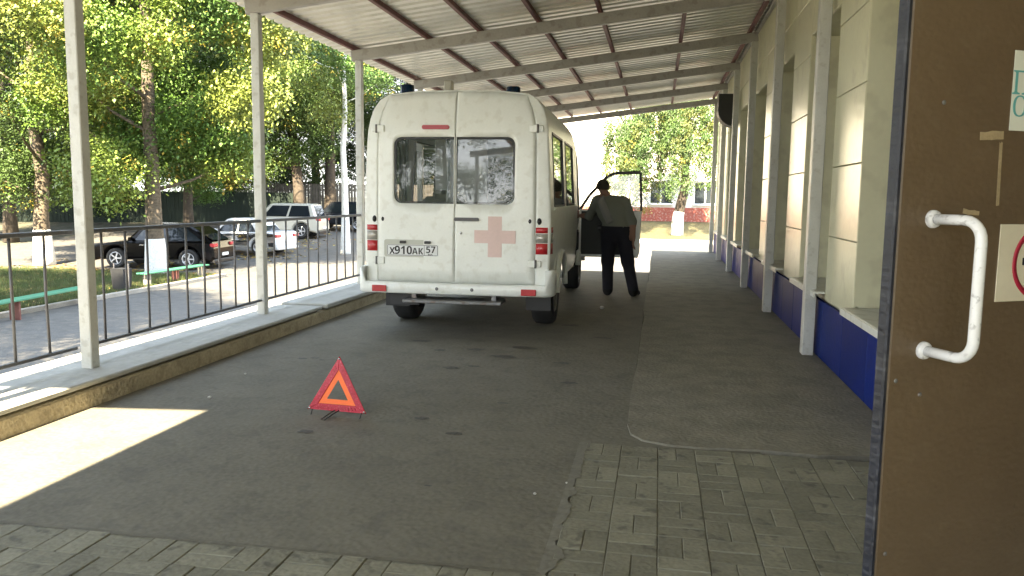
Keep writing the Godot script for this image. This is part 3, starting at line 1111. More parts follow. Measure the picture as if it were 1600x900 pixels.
		var ax := Basis(Vector3(0, 0, -s), Vector3.UP, Vector3(s, 0, 0))
		wheel(t, Vector3(s * .775, .365, -1.08), .365, .235, ax, 8, M.steel)
		wheel(t, Vector3(s * .775, .365, -4.55), .365, .235, ax, 8, M.steel)
		# mud flap
		st = S()
		box(st, Vector3(s * .76, .36, -.58), Vector3(.26, .30, .012))
		obj("mud_flap", st, M.black, t)
		# side glazing
		for q in [[-.38, -1.40], [-1.72, -2.73], [-3.47, -4.13]]:
			if s > 0 and q[0] < -3.0: continue
			st = S()
			qf(st, Vector3(s * .924, 1.30, q[0]), Vector3(s * .924, 1.30, q[1]), Vector3(s * .884, 2.02, q[1]), Vector3(s * .884, 2.02, q[0]), Vector3(s, 0, 0))
			var sw := obj("side_window", st, M.side_win, t)
			st = S()
			for zz in [q[0], q[1]]: bar(st, Vector3(s * .930, 1.29, zz), Vector3(s * .890, 2.02, zz), .02, .02)
			for yy in [[1.30, .930], [2.02, .890]]: bar(st, Vector3(s * yy[1], yy[0], q[0]), Vector3(s * yy[1], yy[0], q[1]), .02, .02)
			obj("window_seal", st, M.black, sw)
		# moulding below the windows and sliding door rail
		st = S()
		bar(st, Vector3(s * .938, 1.27, -.32), Vector3(s * .938, 1.27, -3.35), .016, .03, .004)
		obj("side_moulding", st, M.van, t)
	# interior seen through the glass
	st = S()
	box(st, Vector3(0, .72, -1.75), Vector3(1.72, .04, 3.3))
	box(st, Vector3(0, 2.30, -1.7), Vector3(1.3, .03, 3.1))
	obj("interior_lining", st, M.seat_cloth, t)
	box1("added_pale_panel", Vector3(-.30, 1.45, -1.60), Vector3(.62, 1.30, .03), M.interior, t)  # pale panel added so the left pane looks bright, in place of its reflection
	st = S()
	box(st, Vector3(-.42, 1.05, -1.25), Vector3(.5, .66, .14), .05)
	box(st, Vector3(-.42, 1.38, -1.25), Vector3(.26, .14, .1), .04)
	obj("seat_back", st, M.seat_cloth, t)
	for q in [[-.555, .09], [-.055, .12]]:
		st = S(true)
		var rr := []
		for yy in [1.27, 1.5, 1.75, 1.99]:
			var rg := PackedVector3Array()
			for k in 9: rg.append(Vector3(q[0] + (k / 8.0 - .5) * q[1] * (1.0 + .2 * sin(yy * 7.0)), yy, -.10 + .018 * sin(k * 2.4)))
			for k in range(8, -1, -1): rg.append(Vector3(q[0] + (k / 8.0 - .5) * q[1] * (1.0 + .2 * sin(yy * 7.0)), yy, -.106 + .018 * sin(k * 2.4)))
			rr.append(rg)
		loft(st, rr, true)
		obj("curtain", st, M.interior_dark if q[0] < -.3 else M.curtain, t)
	# roof beacons and lamp
	for x in [-.70, .44]:
		st = S(true)
		lathe(st, [Vector2(.001, .10), Vector2(.062, .098), Vector2(.072, .085), Vector2(.078, 0), Vector2(.085, -.01), Vector2(.085, -.10)], 20, Vector3(x, 2.425 if absf(x) < .6 else 2.455, -.75), Basis(Vector3.RIGHT, -PI / 2))
		obj("beacon", st, M.beacon, t)
	st = S()
	box(st, Vector3(-.235, 2.53, -.7), Vector3(.09, .11, .09), .012)
	box(st, Vector3(-.235, 2.44, -.7), Vector3(.04, .08, .04), .005)
	obj("roof_lamp", st, mat(C3(.45, .42, .34), .5, .1, .1, .2, 0.0, null, 64, 130), t)
	# open front door: hinged at its front edge, seen from the inside
	var fd := node("front_door", t)
	fd.position = Vector3(.90, 0, -4.17)
	fd.rotation.y = -PI / 2 - .02 + PI
	# local x runs from the hinge outwards along the leaf, z across its thickness
	fd.rotation.y = .0
	st = S()
	prism(st, PackedVector2Array([Vector2(0, .52), Vector2(.86, .52), Vector2(.885, .60), Vector2(.90, 1.20), Vector2(0, 1.22)]), -.05, .03, .015)
	obj("door_skin", st, M.van, fd)
	st = S()
	prism(st, PackedVector2Array([Vector2(.03, .56), Vector2(.74, .56), Vector2(.76, 1.18), Vector2(.03, 1.19)]), .0302, .05, .01)
	obj("door_trim", st, M.interior_dark, fd)
	st = S()
	var fp := [Vector3(0, 1.20, 0), Vector3(.14, 1.42, -.01), Vector3(.40, 1.70, -.03), Vector3(.52, 1.745, -.03), Vector3(.87, 1.755, -.03), Vector3(.895, 1.20, 0)]
	for k in fp.size() - 1: bar(st, fp[k], fp[k + 1], .035, .045, .006)
	obj("window_frame", st, M.black, fd)
	st = S()
	for zz in [1.0]:
		prism(st, PackedVector2Array([Vector2(.05, 1.21), Vector2(.16, 1.40), Vector2(.41, 1.68), Vector2(.85, 1.73), Vector2(.875, 1.21)]), -.012, -.008)
	obj("window_glass", st, M.win, fd)
	box1("arm_rest", Vector3(.45, .95, .08), Vector3(.36, .07, .07), M.black, fd, .015)
	# wing mirror on the far side of the door
	# windscreen band
	st = S()
	qf(st, Vector3(-.80, 1.18, -4.86), Vector3(.80, 1.18, -4.86), Vector3(.72, 1.98, -4.38), Vector3(-.72, 1.98, -4.38), Vector3(0, .4, -1))
	obj("windscreen", st, M.car_glass, t)

# ---------------------------------------------------------------- warning triangle
func build_triangle():
	var t := thing("warning_triangle", "red and orange folding warning triangle standing on the asphalt", "warning triangle", Vector3(-1.96, 0, -4.66), -.08)
	t.scale = Vector3.ONE * .9
	var lean := Basis(Vector3.RIGHT, -.14)
	var off := Vector3(0, .035, 0)
	var s := .225
	var hgt := .385
	var A := [Vector2(-s, 0), Vector2(s, 0), Vector2(0, hgt)]
	var cc := Vector2(0, hgt / 3.0)
	var ins := func(k: float) -> Array:
		var r := []
		for p in A: r.append(cc + (p - cc) * k)
		return r
	var X := Transform3D(lean, off)
	# three reflector arms
	var o: Array = ins.call(1.0)
	var i2: Array = ins.call(.64)
	for k in 3:
		var j := (k + 1) % 3
		var st := S()
		var a: Vector2 = o[k]
		var b: Vector2 = o[j]
		var ia: Vector2 = i2[k]
		var ib: Vector2 = i2[j]
		prism(st, PackedVector2Array([a, b, ib, ia]), -.004, .005 + .0012 * k, .002, X)
		var arm := obj("reflector_arm", st, M.tri_red, t)
		# ribs of the reflector
		st = S()
		for q in 12:
			var f := (q + .5) / 12.0
			var p0 := a.lerp(b, lerpf(.12, .88, f)).lerp(ia.lerp(ib, f), .25)
			var p1 := a.lerp(b, lerpf(.12, .88, f)).lerp(ia.lerp(ib, f), .75)
			bar(st, X * Vector3(p0.x, p0.y, .007), X * Vector3(p1.x, p1.y, .007), .006, .002)
		obj("rib", st, M.tri_red, arm)
	var st2 := S()
	var m1: Array = ins.call(.635)
	var m2: Array = ins.call(.36)
	for k in 3:
		var j := (k + 1) % 3
		prism(st2, PackedVector2Array([m1[k], m1[j], m2[j], m2[k]]), -.001, .002, 0.0, X)
	obj("orange_band", st2, M.tri_orange, t)
	for p in ins.call(.93):
		var st := S(true)
		lathe(st, [Vector2(.001, .006), Vector2(.006, .005), Vector2(.008, 0)], 10, X * Vector3(p.x, p.y, .007), lean)
		obj("rivet", st, M.chrome, t)
	# wire feet
	for q in [[Vector3(-.19, .04, 0), Vector3(-.185, .004, .03)], [Vector3(.19, .04, 0), Vector3(.19, .004, .03)], [Vector3(-.01, .045, -.005), Vector3(-.06, .004, .12)], [Vector3(.02, .045, -.005), Vector3(-.03, .004, .13)], [Vector3(0, .045, -.01), Vector3(.03, .004, -.14)]]:
		var st := S(true)
		tube(st, [q[0], q[1]], .004, 6)
		obj("foot", st, M.black, t)

# ---------------------------------------------------------------- person
# bones: [a, b, ra, rb, tag]; smooth union meshed as surface nets
func skin_mesh(st: SurfaceTool, bones: Array, cell: float, k: float, paint: Callable):
	var lo := Vector3.ONE * 1e9
	var hi := -lo
	for b in bones:
		for e in 2:
			var r: Vector3 = Vector3.ONE * (b[2 + e] + cell * 3 + k)
			lo = lo.min(b[e] - r)
			hi = hi.max(b[e] + r)
	var n := Vector3i(((hi - lo) / cell).ceil()) + Vector3i.ONE
	var F := PackedFloat32Array()
	F.resize(n.x * n.y * n.z)
	F.fill(1.0)
	for b in bones:
		var a: Vector3 = b[0]
		var ab: Vector3 = b[1] - a
		var l2 := maxf(ab.length_squared(), 1e-8)
		var rm: float = maxf(b[2], b[3]) + k + cell * 2
		var l0 := Vector3i(((a.min(b[1]) - Vector3.ONE * rm - lo) / cell).floor()).clamp(Vector3i.ZERO, n - Vector3i.ONE)
		var l1 := Vector3i(((a.max(b[1]) + Vector3.ONE * rm - lo) / cell).ceil()).clamp(Vector3i.ZERO, n - Vector3i.ONE)
		var sc: Vector3 = b[5] if b.size() > 5 else Vector3.ONE
		for z in range(l0.z, l1.z + 1):
			for y in range(l0.y, l1.y + 1):
				var idx := (z * n.y + y) * n.x + l0.x
				for x in range(l0.x, l1.x + 1):
					var p := lo + Vector3(x, y, z) * cell - a
					var t := clampf(p.dot(ab) / l2, 0, 1)
					var d := ((p - ab * t) / sc).length() - lerpf(b[2], b[3], t)
					var f := F[idx]
					var h := maxf(k - absf(f - d), 0.0) / k
					F[idx] = minf(f, d) - h * h * k * .25
					idx += 1
	var V := {}
	var off := [Vector3i(0, 0, 0), Vector3i(1, 0, 0), Vector3i(0, 1, 0), Vector3i(1, 1, 0), Vector3i(0, 0, 1), Vector3i(1, 0, 1), Vector3i(0, 1, 1), Vector3i(1, 1, 1)]
	var edges := [[0, 1], [2, 3], [4, 5], [6, 7], [0, 2], [1, 3], [4, 6], [5, 7], [0, 4], [1, 5], [2, 6], [3, 7]]
	var at := func(q: Vector3i) -> int: return (q.z * n.y + q.y) * n.x + q.x
	var sx := 1
	var sy := n.x
	var sz := n.x * n.y
	var oi := [0, sx, sy, sx + sy, sz, sx + sz, sy + sz, sx + sy + sz]
	for z in n.z - 1:
		for y in n.y - 1:
			var base := (z * n.y + y) * n.x
			for x in n.x - 1:
				var i := base + x
				var s0 := F[i] < 0.0
				var same := true
				for q in range(1, 8):
					if (F[i + oi[q]] < 0.0) != s0:
						same = false
						break
				if same: continue
				var sum := Vector3.ZERO
				var c := 0
				for e in edges:
					var f0 := F[i + oi[e[0]]]
					var f1 := F[i + oi[e[1]]]
					if (f0 < 0.0) != (f1 < 0.0):
						sum += Vector3(off[e[0]]).lerp(Vector3(off[e[1]]), f0 / (f0 - f1))
						c += 1
				V[i] = lo + (Vector3(x, y, z) + sum / c) * cell
	for i in V:
		for ax in 3:
			var st1: int = [sx, sy, sz][ax]
			var u: int = [sy, sz, sx][ax]
			var v: int = [sz, sx, sy][ax]
			var f0 := F[i]
			var f1 := F[i + st1]
			if (f0 < 0.0) == (f1 < 0.0): continue
			if not (V.has(i - u) and V.has(i - v) and V.has(i - u - v)): continue
			var nn := Vector3.ZERO
			nn[ax] = 1.0 if f0 < 0.0 else -1.0
			var a: Vector3 = V[i]
			var b: Vector3 = V[i - u]
			var c: Vector3 = V[i - u - v]
			var d: Vector3 = V[i - v]
			st.set_color(paint.call((a + c) * .5))
			qf(st, a, b, c, d, nn)

func hand_bones(w: Vector3, dir: Vector3, side: Vector3, tagv := 0) -> Array:
	# w wrist, dir towards the fingers, side towards the thumb
	var nrm := dir.cross(side).normalized()
	var r := []
	var palm := w + dir * .085
	r.append([w, w + dir * .03, .024, .026, tagv])
	for f in 4:
		var s := side * (.030 - .021 * f)
		r.append([w + dir * .02 + s * .5, palm + s, .018, .013, tagv])
		var L: float = [.070, .078, .072, .056][f]
		var p1 := palm + s + dir * L * .5 + nrm * .008
		var p2 := p1 + (dir + nrm * .55).normalized() * L * .3
		var p3 := p2 + (dir + nrm * 1.1).normalized() * L * .28
		r.append([palm + s, p1, .0105, .009, tagv]); r.append([p1, p2, .009, .0085, tagv]); r.append([p2, p3, .0085, .0075, tagv])
	var t0 := w + dir * .025 + side * .026
	var t1 := t0 + (dir * .7 + side * .7) * .045
	r.append([t0, t1, .014, .011, tagv]); r.append([t1, t1 + (dir + side * .2 + nrm * .4).normalized() * .045, .010, .008, tagv])
	return r

func build_person():
	var t := thing("person", "person in a grey shirt and dark trousers leaning at the open ambulance door", "person", Vector3(-.65, 0, -11.45), 0.0)
	var skin := C3(.30, .17, .12)
	var shirt := C3(.19, .20, .165)
	var trou := C3(.012, .013, .02)
	var shoe := C3(.008, .008, .008)
	var hair := C3(.05, .04, .03)
	# joints; the person faces away from the camera (-z), x to the right
	var pel := Vector3(.07, .93, 0)
	var ch := Vector3(.0, 1.19, -.02)
	var nk := Vector3(-.08, 1.40, -.07)
	var hd := Vector3(-.145, 1.545, -.11)
	var sl := Vector3(-.22, 1.335, -.05)
	var sr := Vector3(.175, 1.32, -.05)
	var hl := pel + Vector3(-.10, -.04, 0)
	var hr := pel + Vector3(.10, -.04, 0)
	var kl := Vector3(-.045, .50, -.06)
	var kr := Vector3(.24, .50, .0)
	var al := Vector3(-.03, .09, .02)
	var ar := Vector3(.335, .09, .06)
	var el := Vector3(-.33, 1.12, -.17)
	var wl := Vector3(-.49, 1.12, -.36)
	var er := Vector3(.29, 1.06, .03)
	var wr := Vector3(.315, .83, .09)
	var bones := [
		[pel + Vector3(-.06, .0, 0), pel + Vector3(.06, 0, 0), .152, .152, 0],
		[pel + Vector3(0, .06, 0), ch, .175, .185, 0],
		[ch + Vector3(-.05, .02, 0), ch + Vector3(.05, .02, 0), .170, .170, 0],
		[sl + Vector3(.05, -.01, 0), sr + Vector3(-.05, -.01, 0), .105, .105, 0],
		[ch, nk + Vector3(.02, -.08, .02), .14, .085, 0],
		[nk + Vector3(.02, -.05, .01), hd + Vector3(.015, -.06, .02), .058, .052, 0],
		[sl, el, .078, .060, 0], [el, wl, .052, .030, 0],
		[sr, er, .078, .060, 0], [er, wr, .052, .030, 0],
		[hl, kl, .120, .088, 0], [kl, al, .086, .075, 0],
		[hr, kr, .120, .088, 0], [kr, ar, .086, .075, 0],
		[al + Vector3(0, -.045, .02), al + Vector3(-.03, -.05, -.17), .042, .036, 0],
		[ar + Vector3(0, -.045, .02), ar + Vector3(.06, -.05, -.16), .042, .036, 0],
	]
	var paint := func(p: Vector3) -> Color:
		if p.y < .085: return shoe
		var fo := Geometry3D.get_closest_point_to_segment(p, er, wr)
		if p.distance_to(fo) < .058 and fo.distance_to(er) > .06: return skin
		if p.y < .985: return trou
		if p.y > 1.375 and p.distance_to(hd) < .20 and p.distance_to(sl) > .1 and p.distance_to(sr) > .1: return skin
		if (p - wl).dot(el - wl) / (el - wl).length() < .20 and p.x < -.27: return skin
		return shirt
	var st := S(true)
	skin_mesh(st, bones, .0125, .045, paint)
	# head with ears, nose, jaw, on its own finer grid
	var hf := Vector3(-.12, 0, -1).normalized()     # facing
	var hx := hf.cross(Vector3.UP).normalized()
	var hb := [
		[hd + Vector3(0, .02, 0) - hf * .02, hd + Vector3(0, .02, 0) + hf * .03, .088, .080, 0],
		[hd + Vector3(0, -.03, 0) + hf * .035, hd + Vector3(0, -.075, 0) + hf * .06, .066, .042, 0],
		[hd + hf * .095 + Vector3(0, -.01, 0), hd + hf * .118 + Vector3(0, -.035, 0), .010, .014, 0],
		[hd + hf * .09 + Vector3(0, -.07, 0) - hx * .018, hd + hf * .09 + Vector3(0, -.07, 0) + hx * .018, .009, .009, 0],
		[hd + hf * .085 + hx * .032 + Vector3(0, .005, 0), hd + hf * .087 + hx * .034 + Vector3(0, .005, 0), .013, .013, 0],
		[hd + hf * .085 - hx * .032 + Vector3(0, .005, 0), hd + hf * .087 - hx * .034 + Vector3(0, .005, 0), .013, .013, 0],
		[hd + hx * .084 + Vector3(0, .015, 0) - hf * .01, hd + hx * .080 + Vector3(0, -.03, 0), .014, .011, 0],
		[hd - hx * .084 + Vector3(0, .015, 0) - hf * .01, hd - hx * .080 + Vector3(0, -.03, 0), .014, .011, 0],
		[nk + Vector3(.02, -.02, .02), hd + Vector3(0, -.05, 0) - hf * .015, .056, .055, 0]]
	skin_mesh(st, hb, .0065, .02, func(p: Vector3) -> Color:
		var q := p - hd
		if (q.y > .045 or (q.y > -.045 and q.dot(hf) < -.015)) and q.dot(hf) < .055 and absf(q.dot(hx)) < .083: return hair
		return skin)
	skin_mesh(st, hand_bones(wr, Vector3(-.05, -.98, -.15).normalized(), Vector3(-.1, -.15, -1).normalized()), .005, .008, func(_p): return skin)
	skin_mesh(st, hand_bones(wl, (wl - el).normalized(), Vector3(.2, 1, .1).normalized()), .005, .008, func(_p): return skin)
	obj("body", st, M.body, t)
	# strap across the back
	st = S(true)
	var pts := [Vector3(-.165, 1.40, .02), Vector3(-.15, 1.36, .075), Vector3(-.10, 1.24, .128), Vector3(-.05, 1.13, .142), Vector3(.0, 1.04, .128)]
	var rr := []
	for i in pts.size():
		var rg := PackedVector3Array()
		for q in [Vector3(-.055, -.02, .025), Vector3(.05, .02, .025), Vector3(.05, .02, .04), Vector3(-.055, -.02, .04)]: rg.append(pts[i] + q)
		rr.append(rg)
	loft(st, rr, true)
	obj("shoulder_strap", st, plain(C3(.26, .26, .24), .8), t)

# ---------------------------------------------------------------- cars, benches, bin, fences
func car(called: String, label: String, at: Vector3, fwd: Vector3, L: float, W: float, Ht: float, kind: String, paintm: Material, wr: float):
	var f := Vector3(fwd.x, 0, fwd.z).normalized()
	var t := thing(called, label, "car", at)
	t.basis = Basis(f, Vector3.UP, f.cross(Vector3.UP))      # x forward, z right-hand side
	var wb := L * .29
	var belt := Ht * .60
	var gl := .20
	var h2 := L / 2
	# lower body with round wheel arches
	var poly := PackedVector2Array()
	for p in [[-h2 + .12, gl + .08], [-h2, gl + .25], [-h2 + .03, belt * .78], [-h2 + .10, belt + .02]]: poly.append(Vector2(p[0], p[1]))
	if kind == "sedan":
		for p in [[-h2 + .18, belt + .07], [-h2 + .75, belt + .09], [.9, belt], [h2 - .75, belt - .10], [h2 - .18, belt - .24], [h2, gl + .32], [h2 - .06, gl + .05]]: poly.append(Vector2(p[0], p[1]))
	else:
		for p in [[-h2 + .4, belt + .05], [.85, belt], [h2 - .65, belt - .06], [h2 - .16, belt - .18], [h2, gl + .38], [h2 - .06, gl + .05]]: poly.append(Vector2(p[0], p[1]))
	for wx in [wb, -wb]:
		for k in 11:
			var a := PI * k / 10.0
			poly.append(Vector2(wx + cos(a) * (wr + .06), maxf(gl, wr + sin(a) * (wr + .07))))
	var st := S()
	prism(st, poly, -W / 2, W / 2, .07)
	var bd := obj("body", st, paintm, t)
	# cabin
	var g0 := [-h2 + (.72 if kind == "sedan" else .12), .98]
	var g1 := [-h2 + (1.25 if kind == "sedan" else (1.05 if kind == "coupe" else .42)), .30]
	var wbelt := W / 2 - .05
	var wroof := W / 2 - .24
	var ring0 := PackedVector3Array()
	var rings := []
	for q in [[g0[0], g0[1], belt - .02, wbelt], [lerpf(g0[0], g1[0], .55), lerpf(g0[1], g1[1], .55), lerpf(belt, Ht, .6), lerpf(wbelt, wroof, .55)], [g1[0] - .05, g1[1] + .1, Ht - .05, wroof + .02], [g1[0] + .12, g1[1] - .05, Ht, wroof - .09]]:
		var rg := PackedVector3Array()
		for p in [[q[0] + .1, -q[3]], [q[1] - .1, -q[3]], [q[1], -q[3] + .1], [q[1], q[3] - .1], [q[1] - .1, q[3]], [q[0] + .1, q[3]], [q[0], q[3] - .1], [q[0], -q[3] + .1]]:
			rg.append(Vector3(p[0], q[2], p[1]))
		rings.append(rg)
	st = S()
	loft(st, rings, true)
	obj("cabin", st, paintm, t)
	# side glass: two panes a side, laid on the slanting cabin side
	for s in [-1.0, 1.0]:
		for w in [[.06, .47], [.51, .94]]:
			st = S()
			var a0 := lerpf(g0[0] + .16, g0[1] - .16, w[0])
			var a1 := lerpf(g0[0] + .16, g0[1] - .16, w[1])
			var b0 := lerpf(g1[0] + .05, g1[1] + .02, w[0])
			var b1 := lerpf(g1[0] + .05, g1[1] + .02, w[1])
			var y0 := belt + .05
			var y1 := Ht - .10
			var za := lerpf(wbelt, wroof, .06) + .012
			var zb := wroof + .05
			qf(st, Vector3(a0, y0, s * za), Vector3(a1, y0, s * za), Vector3(b1, y1, s * zb), Vector3(b0, y1, s * zb), Vector3(0, 0, s))
			obj("side_window", st, M.car_glass, t)
	# rear screen and windscreen
	st = S()
	var zt := .02
	qf(st, Vector3(g0[0] + .04 - zt, belt + .08, -wbelt + .2), Vector3(g0[0] + .04 - zt, belt + .08, wbelt - .2), Vector3(g1[0] - .06 - zt, Ht - .10, wroof - .08), Vector3(g1[0] - .06 - zt, Ht - .10, -wroof + .08), Vector3(-1, .6, 0))
	obj("rear_window", st, M.car_glass, t)
	st = S()
	qf(st, Vector3(g0[1] + zt, belt + .06, -wbelt + .16), Vector3(g0[1] + zt, belt + .06, wbelt - .16), Vector3(g1[1] + .12 + zt, Ht - .10, wroof - .08), Vector3(g1[1] + .12 + zt, Ht - .10, -wroof + .08), Vector3(1, .6, 0))
	obj("windscreen", st, M.car_glass, t)
	for s in [-1.0, 1.0]:
		st = S()
		box(st, Vector3(-h2 + .09, belt - .10, s * (W / 2 - .20)), Vector3(.20, .13, .40), .03)
		obj("tail_light", st, M.red_lens, t)
		st = S()
		box(st, Vector3(h2 - .20, belt - .30, s * (W / 2 - .22)), Vector3(.26, .12, .34), .03)
		obj("headlight", st, M.clear_lens, t)
		st = S()
		box(st, Vector3(.75, belt + .10, s * (W / 2 + .06)), Vector3(.12, .13, .18), .03)
		obj("wing_mirror", st, paintm, t)
		for wx in [wb, -wb]:
			wheel(t, Vector3(wx, wr, s * (W / 2 - .11)), wr, .22, Basis(Vector3(s, 0, 0), Vector3.UP, Vector3(0, 0, s)), 5, M.alloy)
		st = S()
		for k in 2:
			box(st, Vector3(lerpf(-.25, .35, k), belt - .12, s * (W / 2 + .012)), Vector3(.17, .025, .02), .005)
		obj("door_handle", st, M.chrome, t)
	st = S()
	box(st, Vector3(-h2 - .01, gl + .34, 0), Vector3(.03, .11, .52), .004)
	obj("number_plate", st, M.plate, t)
	st = S()
	box(st, Vector3(-h2 + .08, gl + .10, 0), Vector3(.22, .16, W - .14), .04)
	obj("bumper", st, M.black if kind != "sedan" else paintm, t)
	st = S()
	box(st, Vector3(0, gl + .2, 0), Vector3(L - .6, .2, W - .5))
	obj("underbody", st, M.van_dark, t)
	return t

func bench(a: Vector3, b: Vector3, label: String):
	var d := (b - a).normalized()
	var t := thing("bench", label, "bench", (a + b) / 2, 0.0, "green benches along the lawn edge")
	t.basis = Basis(Vector3.UP.cross(d).normalized(), Vector3.UP, d)
	var L := (b - a).length()
	for k in 3:
		var st := S()
		box(st, Vector3((k - 1) * .125, .45, 0), Vector3(.112, .04, L), .006)
		obj("slat", st, M.green_paint, t)
	for s in [-1, 0, 1]:
		var st := S()
		box(st, Vector3(0, .215, s * (L / 2 - .25)), Vector3(.24, .43, .07), .01)
		obj("leg", st, plain(C3(.16, .06, .045), .8) if s == 0 else M.concrete, t)

func build_street():
	car("parked_car", "black coupe crossover parked behind the whitewashed tree by the bench", Vector3(-18.5, H(-27.6) + .01, -27.6), Vector3(-.98, 0, .12), 4.75, 1.95, 1.66, "coupe", M.car_black, .37)
	car("parked_car", "white car parked between the black crossover and the beige off-roader", Vector3(-17.75, H(-32.2) + .01, -32.2), Vector3(-.98, 0, -.10), 4.4, 1.76, 1.52, "sedan", M.car_white, .32)
	car("parked_car", "pale beige off-roader with white roof parked beyond the white car", Vector3(-19.2, H(-38.8) + .01, -38.8), Vector3(-.97, 0, .10), 4.5, 1.85, 1.75, "suv", M.car_beige, .37)
	car("parked_car", "dark grey car parked behind the slim whitewashed trunk", Vector3(-17.6, H(-43.0) + .01, -43.0), Vector3(-.97, 0, -.05), 4.4, 1.8, 1.6, "suv", M.car_grey, .34)
	bench(Vector3(-13.75, -1.5, -12.6), Vector3(-14.35, -1.5, -18.2), "long pale green slatted bench on the lawn edge beneath the railing post")
	bench(Vector3(-15.05, -1.5, -21.3), Vector3(-15.0, -1.5, -24.6), "short green bench in front of the whitewashed tree and black car")
	var bn := thing("dustbin", "dark grey dustbin on the path edge between the two green benches", "dustbin", Vector3(-15.05, -1.47, -20.4))
	var st := S()
	loft(st, [rect_ring(.17, 0, .17), rect_ring(.20, .62, .20), rect_ring(.205, .66, .205)], true)
	obj("bucket", st, plain(C3(.010, .011, .013), .8), bn)
	st = S()
	for s in [-1, 1]: box(st, Vector3(s * .23, .40, 0), Vector3(.025, .8, .04), .004)
	obj("stand", st, M.rail, bn)
	# dark green sheet fence behind the trees
	var fe := thing("sheet_fence", "dark green metal sheet fence standing behind the parked cars", "fence")
	var sm := S()
	for k in 8:
		var z0 := k * .25
		box(sm, Vector3(z0 + .06, 1.3, 0), Vector3(.12, 2.5, .02))
		box(sm, Vector3(z0 + .185, 1.3, -.02), Vector3(.13, 2.5, .02))
	var mesh := fin(sm)
	for k in 22:
		var o := put("fence_sheet", mesh, M.fence, fe)
		o.position = Vector3(-66 + k * 2.0, H(-40.0) - .3, -40.5 + k * -.25)
		o.rotation.y = .124
	var wf := thing("plank_fence", "weathered grey plank fence beyond the dark grey car", "fence")
	for k in 60:
		st = S()
		box(st, Vector3(-26 + k * .2, H(-50.0) + 1.05, -49.5 + rng.randf_range(-.01, .01)), Vector3(.17, 2.1 + rng.randf_range(-.05, .05), .03))
		obj("plank", st, M.plank, wf)
	for y in [.4, 1.7]:
		st = S()
		box(st, Vector3(-20.1, H(-50.0) + y, -49.56), Vector3(12, .09, .05))
		obj("fence_rail", st, M.plank, wf)

func rect_ring(hx: float, y: float, hz: float) -> PackedVector3Array:
	return PackedVector3Array([Vector3(-hx, y, -hz), Vector3(hx, y, -hz), Vector3(hx, y, hz), Vector3(-hx, y, hz)])

# ---------------------------------------------------------------- trees
var leaf_meshes := []

func leaf_cluster(n: int, spread: float, size: float, droop: float, sd: int) -> ArrayMesh:
	var r := RandomNumberGenerator.new()
	r.seed = sd
	var st := S()
	st.set_smooth_group(-1)
	for i in n:
		var p := Vector3(r.randfn(), r.randfn() * .7, r.randfn()) * spread * .5
		var d := Vector3(r.randf_range(-1, 1), r.randf_range(-1.0, .35) - droop, r.randf_range(-1, 1)).normalized()
		var side := d.cross(Vector3(r.randf_range(-.5, .5), 1, r.randf_range(-.5, .5))).normalized()
		var up := side.cross(d)
		var s := size * r.randf_range(.7, 1.25)
		var a := p
		var m := p + d * s * .5 + up * s * .07
		var e := p + d * s
		var l := p + d * s * .42 + side * s * .36
		var q := p + d * s * .42 - side * s * .36
		var cc := r.randf_range(.78, 1.22)
		st.set_color(Color(cc, cc, cc))
		tri(st, a, l, m); tri(st, l, e, m); tri(st, a, m, q); tri(st, m, e, q)
	return fin(st)

# col: array of linear leaf colours
func crown(parent: Node, blobs: Array, per: float, meshes: Array, cols: Array, sd: int, squash := .75, hang := 0.0):
	var r := RandomNumberGenerator.new()
	r.seed = sd
	var pts := []
	for b in blobs:
		var n := int(per * b[1] * b[1])
		var bc: Color = cols[r.randi() % cols.size()]
		for i in n:
			var v := Vector3(r.randfn(), r.randfn(), r.randfn()).normalized() * pow(r.randf(), .45)
			var p: Vector3 = b[0] + v * Vector3(1, squash, 1) * b[1]
			if hang > 0.0: p.y -= absf(r.randfn()) * hang
			pts.append([p, bc * r.randf_range(.8, 1.2) if r.randf() < .975 else C3(.34, .27, .04)])
	var mm := MultiMesh.new()
	mm.transform_format = MultiMesh.TRANSFORM_3D
	mm.use_colors = true
	mm.mesh = meshes[sd % meshes.size()]
	mm.instance_count = pts.size()
	for i in pts.size():
		var B := Basis(Vector3.UP, r.randf() * TAU) * Basis(Vector3.RIGHT, r.randf_range(-.5, .5))
		mm.set_instance_transform(i, Transform3D(B.scaled(Vector3.ONE * r.randf_range(.75, 1.3)), pts[i][0]))
		mm.set_instance_color(i, pts[i][1])
	var o := MultiMeshInstance3D.new()
	o.name = "crown"
	o.set_meta("kind", "stuff")
	o.multimesh = mm
	o.material_override = M.leaf
	parent.add_child(o, true)

